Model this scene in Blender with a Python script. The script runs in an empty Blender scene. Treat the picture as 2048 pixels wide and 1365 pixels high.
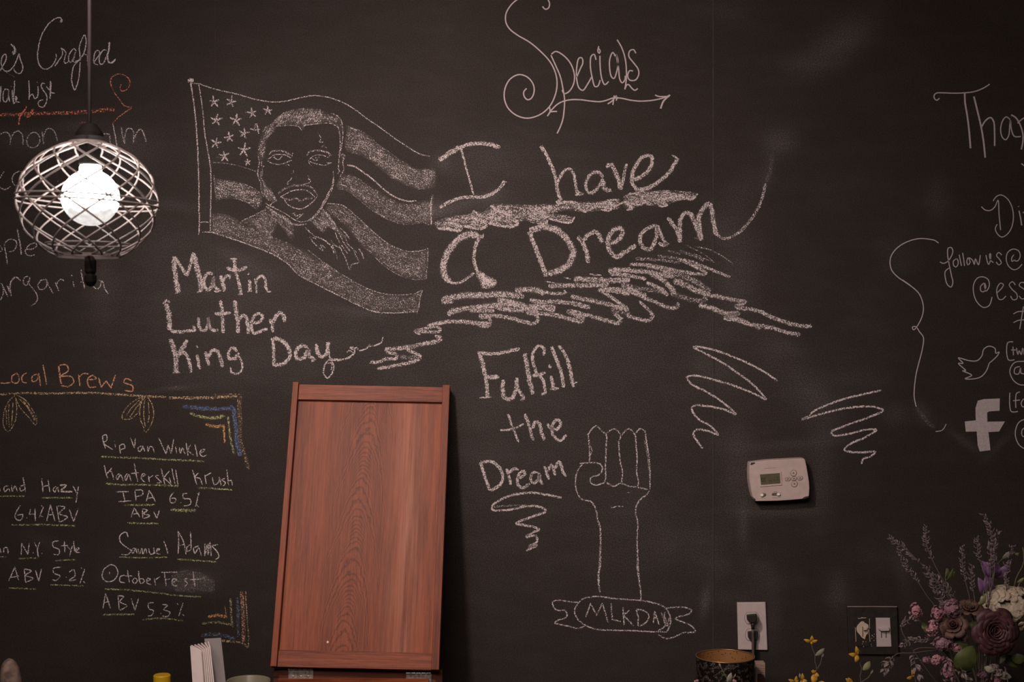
import bpy, bmesh, math, random
from mathutils import Vector, Matrix
from mathutils.geometry import delaunay_2d_cdt

# ------------------------------------------------------------ camera, light, exposure
SC = bpy.context.scene
COL = SC.collection
W, H, F = 2048.0, 1365.0, 2730.0          # the frame and the focal length in its pixels
D0 = 3.25                                 # camera to chalkboard wall
ZC = 1.83                                 # lens height
cam_d = bpy.data.cameras.new('camera')
cam = bpy.data.objects.new('camera', cam_d)
COL.objects.link(cam)
cam.location = (0, -D0, ZC)
cam.rotation_euler = (math.pi / 2, 0, 0)
cam_d.sensor_width = 36.0
cam_d.lens = 36.0 * F / W
cam_d.clip_start = 0.05
cam_d.dof.use_dof = True
cam_d.dof.focus_distance = D0 - 0.02
cam_d.dof.aperture_fstop = 7.0
SC.camera = cam
SC.view_settings.view_transform = 'Standard'
SC.view_settings.look = 'None'
SC.view_settings.gamma = 1.0
SC.view_settings.exposure = 0.0
SC.view_settings.use_curve_mapping = False
SC.cycles.transparent_max_bounces = 48
SC.cycles.max_bounces = 6

world = bpy.data.worlds.new('room_glow')
SC.world = world
world.use_nodes = True
bg = world.node_tree.nodes['Background']
bg.inputs[0].default_value = (1.0, 0.86, 0.78, 1)
bg.inputs[1].default_value = 0.035


def lamp(name, kind, loc, energy, color, aim=None, **kw):
    l = bpy.data.lights.new(name, kind)
    l.energy = energy
    l.color = color
    for k, v in kw.items():
        setattr(l, k, v)
    o = bpy.data.objects.new(name, l)
    COL.objects.link(o)
    o.location = loc
    if aim is not None:
        o.rotation_euler = (Vector(aim) - Vector(loc)).to_track_quat('-Z', 'Y').to_euler()
    return o


ROOM_E, SPOT_E, BULB_E = 37.0, 142.0, 60.0
lamp('room_fill_light', 'AREA', (-0.55, -2.7, 2.8), ROOM_E, (1.0, 0.84, 0.775), aim=(0.25, 0, 1.62), shape='RECTANGLE', size=1.7, size_y=0.5)  # added unseen soft fill, standing in for the room's other pendants
lamp('ceiling_spot_light', 'SPOT', (-0.60, -1.75, 2.95), SPOT_E, (1.0, 0.82, 0.75), aim=(-0.05, 0, 1.62),
     spot_size=math.radians(76), spot_blend=1.0, shadow_soft_size=0.08)

# ------------------------------------------------------------ helpers
rnd = random.Random(7)


def at(px, py, d=0.0):
    """The place seen at pixel (px, py) of the frame, d metres in front of the wall."""
    t = (D0 - d) / F
    return Vector(((px - W / 2) * t, -d, ZC - (py - H / 2) * t))


def mm(px, d=0.0):
    return px * (D0 - d) / F


class MB:
    def __init__(s):
        s.v, s.f, s.a = [], [], []

    def add(s, vs, fs):
        n = len(s.v)
        s.v += [Vector(p) for p in vs]
        s.f += [tuple(i + n for i in f) for f in fs]
        return s

    def box(s, lo, hi, M=None):
        (x0, y0, z0), (x1, y1, z1) = lo, hi
        vs = [Vector(p) for p in ((x0, y0, z0), (x1, y0, z0), (x1, y1, z0), (x0, y1, z0), (x0, y0, z1), (x1, y0, z1), (x1, y1, z1), (x0, y1, z1))]
        if M is not None:
            vs = [M @ p for p in vs]
        return s.add(vs, [(0, 3, 2, 1), (4, 5, 6, 7), (0, 1, 5, 4), (1, 2, 6, 5), (2, 3, 7, 6), (3, 0, 4, 7)])

    def tube(s, pts, r, n=8, caps=True, closed=False):
        pts = [Vector(p) for p in pts]
        m = len(pts)
        rs = r if isinstance(r, (list, tuple)) else [r] * m
        prev = None
        vs = []
        for i, p in enumerate(pts):
            if closed:
                t = pts[(i + 1) % m] - pts[i - 1]
            else:
                t = pts[min(i + 1, m - 1)] - pts[max(i - 1, 0)]
            t.normalize()
            if prev is None:
                a = Vector((0, 0, 1)) if abs(t.z) < 0.9 else Vector((1, 0, 0))
                u = t.cross(a).normalized()
            else:
                u = (prev - t * prev.dot(t)).normalized()
            prev = u
            w = t.cross(u)
            for k in range(n):
                an = 2 * math.pi * k / n
                vs.append(p + (u * math.cos(an) + w * math.sin(an)) * rs[i])
        fs = []
        for i in range(m if closed else m - 1):
            j = (i + 1) % m
            for k in range(n):
                l = (k + 1) % n
                fs.append((i * n + k, i * n + l, j * n + l, j * n + k))
        if caps and not closed:
            fs.append(tuple(range(n))[::-1])
            fs.append(tuple((m - 1) * n + k for k in range(n)))
        return s.add(vs, fs)

    def lathe(s, prof, c, n=32, tilt=None, caps=True):
        """prof: (radius, height) pairs from one end to the other, about the vertical through c."""
        c = Vector(c)
        vs, fs = [], []
        for r, z in prof:
            for k in range(n):
                an = 2 * math.pi * k / n
                p = Vector((r * math.cos(an), r * math.sin(an), z))
                if tilt is not None:
                    p = tilt @ p
                vs.append(c + p)
        for i in range(len(prof) - 1):
            for k in range(n):
                l = (k + 1) % n
                fs.append((i * n + k, i * n + l, (i + 1) * n + l, (i + 1) * n + k))
        if caps and prof[0][0] > 1e-5:
            fs.append(tuple(range(n))[::-1])
        if caps and prof[-1][0] > 1e-5:
            fs.append(tuple((len(prof) - 1) * n + k for k in range(n)))
        return s.add(vs, fs)

    def ball(s, c, r, n=10, m=6, M=None):
        c = Vector(c)
        rr = r if isinstance(r, (tuple, list)) else (r, r, r)
        vs, fs = [], []
        for i in range(m + 1):
            th = math.pi * i / m
            for k in range(n):
                an = 2 * math.pi * k / n
                p = Vector((rr[0] * math.sin(th) * math.cos(an), rr[1] * math.sin(th) * math.sin(an), rr[2] * math.cos(th)))
                if M is not None:
                    p = M @ p
                vs.append(c + p)
        for i in range(m):
            for k in range(n):
                l = (k + 1) % n
                fs.append((i * n + k, (i + 1) * n + k, (i + 1) * n + l, i * n + l))
        return s.add(vs, fs)

    def prism(s, front, back):
        n = len(front)
        return s.add(list(front) + list(back), [tuple(range(n)), tuple(range(2 * n - 1, n - 1, -1))] +
                     [(i, i + n, (i + 1) % n + n, (i + 1) % n) for i in range(n)])

    def leaf(s, base, tip, side, width, cup=0.15, n=8):
        """A leaf or petal: pointed oval from base to tip, creased along the middle."""
        base, tip, side = Vector(base), Vector(tip), Vector(side).normalized()
        ax = tip - base
        L = ax.length
        nrm = ax.cross(side).normalized()
        vs, fs = [], []
        for i in range(n + 1):
            t = i / n
            w = width * 0.5 * math.sin(math.pi * min(1, t * 0.97 + 0.02)) ** 0.75
            bend = nrm * (math.sin(math.pi * t) * L * cup)
            c = base + ax * t + bend
            lift = nrm * (-w * 0.35)
            vs += [c - side * w - lift, c, c + side * w - lift]
        for i in range(n):
            a = i * 3
            fs += [(a, a + 1, a + 4, a + 3), (a + 1, a + 2, a + 5, a + 4)]
        return s.add(vs, fs)

    def build(s, name, mat, parent=None, loc=None, smooth=False, bevel=0.0, solid=0.0, kind=None, seg=2):
        """Link the gathered shapes as one mesh object; under a parent the mesh is put in its frame."""
        org = Vector(loc) if loc is not None else (wloc(parent) if parent is not None else Vector((0, 0, 0)))
        me = bpy.data.meshes.new(name)
        me.from_pydata([tuple(p - org) for p in s.v], [], s.f)
        me.update()
        if smooth:
            for p in me.polygons:
                p.use_smooth = True
        o = bpy.data.objects.new(name, me)
        COL.objects.link(o)
        o.data.materials.append(mat)
        if parent is not None:
            o.parent = parent
            o.location = org - wloc(parent)
        else:
            o.location = org
        if bevel:
            b = o.modifiers.new('bevel', 'BEVEL')
            b.width, b.segments, b.limit_method, b.angle_limit = bevel, seg, 'ANGLE', math.radians(40)
        if solid:
            b = o.modifiers.new('thickness', 'SOLIDIFY')
            b.thickness = solid
        if kind:
            o['kind'] = kind
        return o


def wloc(o):
    p = Vector((0, 0, 0))
    while o is not None:
        p += o.location
        o = o.parent
    return p


def tag(o, label, cat, group=None):
    o['label'] = label
    o['category'] = cat
    if group:
        o['group'] = group
    return o


def thing(name, label, cat, loc):
    o = bpy.data.objects.new(name, None)
    COL.objects.link(o)
    o.location = loc
    o.empty_display_size = 0.03
    return tag(o, label, cat)


# ------------------------------------------------------------ materials
def mat(name, col, rough=0.6, metal=0.0, spec=0.4, emit=None, es=0.0, var=0.0, scale=80.0, trans=0.0):
    m = bpy.data.materials.new(name)
    m.use_nodes = True
    nt = m.node_tree
    b = nt.nodes['Principled BSDF']
    b.inputs['Base Color'].default_value = (*col, 1)
    b.inputs['Roughness'].default_value = rough
    b.inputs['Metallic'].default_value = metal
    b.inputs['Specular IOR Level'].default_value = spec
    if trans:
        b.inputs['Transmission Weight'].default_value = trans
    if emit:
        b.inputs['Emission Color'].default_value = (*emit, 1)
        b.inputs['Emission Strength'].default_value = es
    if var:
        g = nt.nodes.new('ShaderNodeNewGeometry')
        n = nt.nodes.new('ShaderNodeTexNoise')
        n.inputs['Scale'].default_value = scale
        n.inputs['Detail'].default_value = 4
        nt.links.new(g.outputs['Position'], n.inputs['Vector'])
        r = nt.nodes.new('ShaderNodeMapRange')
        r.inputs['From Min'].default_value, r.inputs['From Max'].default_value = 0.3, 0.7
        r.inputs['To Min'].default_value, r.inputs['To Max'].default_value = 1 - var, 1 + var
        nt.links.new(n.outputs['Fac'], r.inputs['Value'])
        x = nt.nodes.new('ShaderNodeMix')
        x.data_type, x.blend_type = 'RGBA', 'MULTIPLY'
        x.inputs['Factor'].default_value = 1
        x.inputs['A'].default_value = (*col, 1)
        nt.links.new(r.outputs['Result'], x.inputs['B'])
        nt.links.new(x.outputs['Result'], b.inputs['Base Color'])
    return m


def math_node(nt, op, a, b=None, c=None, clamp=False):
    n = nt.nodes.new('ShaderNodeMath')
    n.operation = op
    n.use_clamp = clamp
    for i, v in enumerate((a, b, c)):
        if v is None:
            continue
        if isinstance(v, (int, float)):
            n.inputs[i].default_value = v
        else:
            nt.links.new(v, n.inputs[i])
    return n.outputs[0]


def noise(nt, vec, scale, detail=2.0, rough=0.5):
    n = nt.nodes.new('ShaderNodeTexNoise')
    n.inputs['Scale'].default_value = scale
    n.inputs['Detail'].default_value = detail
    n.inputs['Roughness'].default_value = rough
    if vec is not None:
        nt.links.new(vec, n.inputs['Vector'])
    return n.outputs['Fac']


def chalk_mat(name, col, grain=500.0, hard=7.0):
    """Chalk powder caught on the tooth of the wall: grains of pigment, gaps where the wall shows."""
    m = bpy.data.materials.new(name)
    m.use_nodes = True
    nt = m.node_tree
    nt.nodes.clear()
    out = nt.nodes.new('ShaderNodeOutputMaterial')
    pos = nt.nodes.new('ShaderNodeNewGeometry').outputs['Position']
    at_ = nt.nodes.new('ShaderNodeAttribute')
    at_.attribute_name = 'dens'
    n1 = noise(nt, pos, grain, 2.0, 0.6)
    n2 = noise(nt, pos, 70.0, 2.0, 0.5)
    dens = math_node(nt, 'MULTIPLY', at_.outputs['Fac'], math_node(nt, 'MULTIPLY_ADD', n2, 0.6, 0.75))
    thr = math_node(nt, 'MULTIPLY_ADD', dens, -0.46, 0.735)
    fac = math_node(nt, 'MULTIPLY', math_node(nt, 'SUBTRACT', n1, thr), hard, clamp=True)
    fac = math_node(nt, 'MULTIPLY', fac, 0.86)
    fac = math_node(nt, 'MAXIMUM', fac, math_node(nt, 'MULTIPLY', dens, 0.06))
    df = nt.nodes.new('ShaderNodeBsdfDiffuse')
    df.inputs['Color'].default_value = (*col, 1)
    df.inputs['Roughness'].default_value = 0.5
    tr = nt.nodes.new('ShaderNodeBsdfTransparent')
    mx = nt.nodes.new('ShaderNodeMixShader')
    nt.links.new(fac, mx.inputs[0])
    nt.links.new(tr.outputs[0], mx.inputs[1])
    nt.links.new(df.outputs[0], mx.inputs[2])
    nt.links.new(mx.outputs[0], out.inputs['Surface'])
    return m


CH = {
    'white': chalk_mat('white_chalk', (0.68, 0.60, 0.59)),
    'white2': chalk_mat('white_chalk_fine', (0.66, 0.585, 0.57), 520),
    'red': chalk_mat('red_chalk', (0.72, 0.25, 0.17), 260),
    'dullred': chalk_mat('dull_red_chalk', (0.62, 0.24, 0.17), 360),
    'orange': chalk_mat('orange_chalk', (0.64, 0.35, 0.22), 420),
    'orange2': chalk_mat('amber_chalk', (0.66, 0.36, 0.17)),
    'tan': chalk_mat('tan_chalk', (0.58, 0.43, 0.27), 420),
    'pink': chalk_mat('salmon_chalk', (0.70, 0.42, 0.32)),
    'blue': chalk_mat('blue_chalk', (0.15, 0.20, 0.34)),
    'blue2': chalk_mat('dull_blue_chalk', (0.17, 0.23, 0.32)),
    'green': chalk_mat('green_chalk', (0.50, 0.51, 0.27)),
    'dusty': chalk_mat('smeared_chalk', (0.60, 0.52, 0.50), 420, 2.5),
    'paint': mat('white_marker', (0.40, 0.33, 0.325), 0.7, var=0.12, scale=300),
    'paint2': mat('grey_marker', (0.40, 0.345, 0.345), 0.7, var=0.12, scale=300),
}

# ------------------------------------------------------------ the room shell
# smears of rubbed-out chalk on the wall: centre, radii, turn (degrees), strength
SMEAR_GLARE = [(110, 282, 150, 28, 3, .35), (255, 300, 60, 40, 0, .35), (345, 412, 60, 10, 8, .3), (205, 585, 26, 70, 0, .3), (160, 250, 40, 10, 0, .3),
         (440, 555, 130, 55, 0, .3), (400, 650, 170, 60, 0, .16), (420, 740, 150, 30, 0, .2), (480, 520, 60, 12, 25, .25), (330, 480, 60, 40, 20, .2),
         (960, 318, 60, 34, -20, .3), (890, 425, 40, 12, 0, .6), (885, 328, 22, 14, 40, .5), (930, 405, 60, 10, -12, .45), (985, 395, 25, 15, -30, .3),
         (870, 415, 18, 20, 0, .4), (1000, 350, 60, 60, 0, .12), (1130, 330, 90, 50, 0, .1), (1440, 460, 40, 60, 0, .2),
         (1480, 400, 34, 80, 20, .2), (1475, 560, 40, 90, 10, .4), (1690, 70, 70, 36, -35, .55), (1640, 120, 70, 36, -20, .32), (1590, 128, 40, 12, 0, .2),
         (1560, 282, 34, 30, -20, .55), (1535, 340, 14, 40, 12, .3), (1450, 20, 60, 30, 0, .25), (1590, 760, 70, 40, 25, .25), (1560, 690, 60, 26, 20, .3),
         (1475, 930, 30, 90, 0, .35), (1640, 950, 26, 90, 0, .4), (1565, 890, 90, 10, -4, .4), (1655, 850, 40, 50, 0, .3), (1620, 790, 40, 40, 20, .35),
         (1700, 760, 60, 40, 0, .18), (1550, 1022, 90, 12, 0, .5), (1487, 1050, 10, 46, 0, .5), (1400, 1080, 46, 40, 0, .3), (1430, 1130, 40, 30, 0, .25),
         (1410, 1205, 9, 30, 8, .9), (1545, 1235, 18, 60, 0, .3), (1460, 1195, 60, 20, 0, .2), (1675, 1185, 22, 40, 0, .5), (1760, 1110, 60, 40, 0, .16),
         (1805, 1150, 14, 60, -10, .3), (1530, 1165, 40, 24, 0, .2), (1520, 1140, 30, 20, 0, .25), (1930, 885, 40, 7, 36, .5), (1995, 895, 40, 7, -45, .3),
         (1845, 825, 14, 26, -30, .5), (1875, 400, 26, 44, 0, .35), (1790, 505, 40, 46, 0, .25), (1790, 830, 26, 20, 0, .35), (1740, 700, 60, 120, 0, .1),
         (1250, 1075, 70, 90, 0, .18), (1275, 985, 30, 40, 0, .16), (1330, 1090, 40, 60, 0, .2), (1440, 760, 60, 40, 0, .16), (1410, 700, 30, 60, 0, .2),
         (390, 1163, 40, 22, 5, .7), (340, 1175, 40, 6, 3, .5), (215, 1150, 20, 20, 0, .2), (90, 1085, 60, 14, 12, .2), (345, 778, 46, 3, -6, .7),
         (1060, 640, 200, 60, 0, .07), (1700, 380, 100, 60, 0, .1), (1950, 1130, 60, 40, 0, .08), (620, 700, 130, 70, 0, .16), (720, 625, 60, 8, 10, .35),
         (300, 770, 200, 14, 0, .12), (480, 870, 60, 40, -10, .08), (470, 220, 60, 40, 0, .2), (430, 290, 40, 60, 0, .16), (1320, 330, 30, 20, 0, .15)]
wx0, wx1, wz0, wz1 = -2.4, 2.4, 0.0, 3.0
NX, NZ = 640, 400
wv, wf, dust_glare = [], [], []
# thin chalk film plus glare painted into the colour, brightest mid-wall
SMEAR_GLARE += [(1020, 740, 430, 420, 0, .40), (380, 620, 330, 240, 0, .16), (620, 300, 420, 220, 0, .06), (1480, 760, 260, 320, 0, .12), (1250, 1150, 420, 200, 0, .08)]
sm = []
for (cx, cy, rx, ry, a, s_) in SMEAR_GLARE:
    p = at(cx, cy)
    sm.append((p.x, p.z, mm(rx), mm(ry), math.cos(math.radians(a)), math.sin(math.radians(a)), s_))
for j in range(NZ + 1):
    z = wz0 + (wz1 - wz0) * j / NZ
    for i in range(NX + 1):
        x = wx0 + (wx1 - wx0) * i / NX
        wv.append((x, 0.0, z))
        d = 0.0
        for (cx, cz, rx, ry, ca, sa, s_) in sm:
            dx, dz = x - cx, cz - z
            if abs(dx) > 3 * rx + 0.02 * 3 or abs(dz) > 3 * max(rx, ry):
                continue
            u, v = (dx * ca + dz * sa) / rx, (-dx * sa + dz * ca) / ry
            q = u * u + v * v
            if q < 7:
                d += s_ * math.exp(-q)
        dust_glare.append(d)
for j in range(NZ):
    for i in range(NX):
        a = j * (NX + 1) + i
        wf.append((a, a + 1, a + NX + 2, a + NX + 1))
me = bpy.data.meshes.new('wall_back')
me.from_pydata(wv, [], wf)
me.attributes.new('dust_glare', 'FLOAT', 'POINT').data.foreach_set('value', dust_glare)
wall = bpy.data.objects.new('wall_back', me)
COL.objects.link(wall)
wall['kind'] = 'structure'

m = bpy.data.materials.new('blackboard_paint')
m.use_nodes = True
nt = m.node_tree
b = nt.nodes['Principled BSDF']
b.inputs['Roughness'].default_value = 0.75
b.inputs['Specular IOR Level'].default_value = 0.12
pos = nt.nodes.new('ShaderNodeNewGeometry').outputs['Position']
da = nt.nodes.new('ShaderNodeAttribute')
da.attribute_name = 'dust_glare'
big = noise(nt, pos, 2.2, 3.0)
stre = nt.nodes.new('ShaderNodeMapping')
stre.inputs['Scale'].default_value = (1, 1, 2.6)
nt.links.new(pos, stre.inputs['Vector'])
st = noise(nt, stre.outputs[0], 9.0, 3.0)
fine = noise(nt, pos, 420.0, 3.0, 0.75)
spk = noise(nt, pos, 380.0, 3.0, 0.7)
g0 = math_node(nt, 'MULTIPLY_ADD', math_node(nt, 'SUBTRACT', fine, 0.5), 3.6, 1.0)
g1 = math_node(nt, 'MULTIPLY', g0, math_node(nt, 'MULTIPLY_ADD', big, 0.5, 0.75))
spkr = math_node(nt, 'MULTIPLY', math_node(nt, 'SUBTRACT', spk, 0.46), 6.0, clamp=True)
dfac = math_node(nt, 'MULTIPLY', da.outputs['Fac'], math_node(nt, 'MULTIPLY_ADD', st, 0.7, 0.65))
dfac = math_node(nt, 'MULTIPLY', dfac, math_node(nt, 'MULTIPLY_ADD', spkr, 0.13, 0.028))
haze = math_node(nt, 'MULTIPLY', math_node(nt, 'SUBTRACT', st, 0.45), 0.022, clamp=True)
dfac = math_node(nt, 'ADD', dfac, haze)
base = nt.nodes.new('ShaderNodeMix')
base.data_type, base.blend_type = 'RGBA', 'MULTIPLY'
base.inputs['Factor'].default_value = 1
base.inputs['A'].default_value = (0.0255, 0.0190, 0.0158, 1)
nt.links.new(g1, base.inputs['B'])
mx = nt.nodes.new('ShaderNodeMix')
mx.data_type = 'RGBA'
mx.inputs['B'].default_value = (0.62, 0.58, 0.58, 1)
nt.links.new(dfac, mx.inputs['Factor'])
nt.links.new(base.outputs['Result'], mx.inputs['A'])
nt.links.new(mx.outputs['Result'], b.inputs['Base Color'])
me.materials.append(m)
M_BOARD = m

# butt joints between the wall boards
M_JOINT = mat('joint_dark', (0.022, 0.018, 0.017), 0.9)  # dark paint of the narrow joint strips
M_JOINT_LIP = mat('joint_lip', (0.06, 0.052, 0.05), 0.9, var=0.6, scale=25)
for x, w_, mm_ in ((430, 0.9, M_JOINT), (1427, 1.5, M_JOINT), (1425.6, 0.8, M_JOINT_LIP)):
    a, c = at(x, 0), at(x + w_, 0)
    MB().box((a.x, -0.0003, 0.0), (c.x, 0.0002, 3.0)).build('board_joint', mm_, wall)

M_DARK = mat('dark_plaster', (0.05, 0.045, 0.04), 0.9, var=0.2)
M_FLOORW = mat('floor_boards', (0.10, 0.055, 0.03), 0.5, var=0.35, scale=14)
fl = MB().box((-2.4, -4.6, -0.05), (2.4, 0.1, 0.0)).build('floor', M_FLOORW, kind='structure')
ce = MB().box((-2.4, -4.6, 3.0), (2.4, 0.1, 3.06)).build('ceiling', M_DARK, kind='structure')
M_TOP = mat('dark_worktop', (0.06, 0.045, 0.038), 0.35, var=0.25, scale=25)
CT = 0.92
MB().box((-2.38, -0.72, CT - 0.04), (2.38, -0.002, CT)).box((-2.36, -0.68, 0.0), (2.36, -0.01, CT - 0.04)).build('counter', M_TOP, kind='structure')

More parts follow.
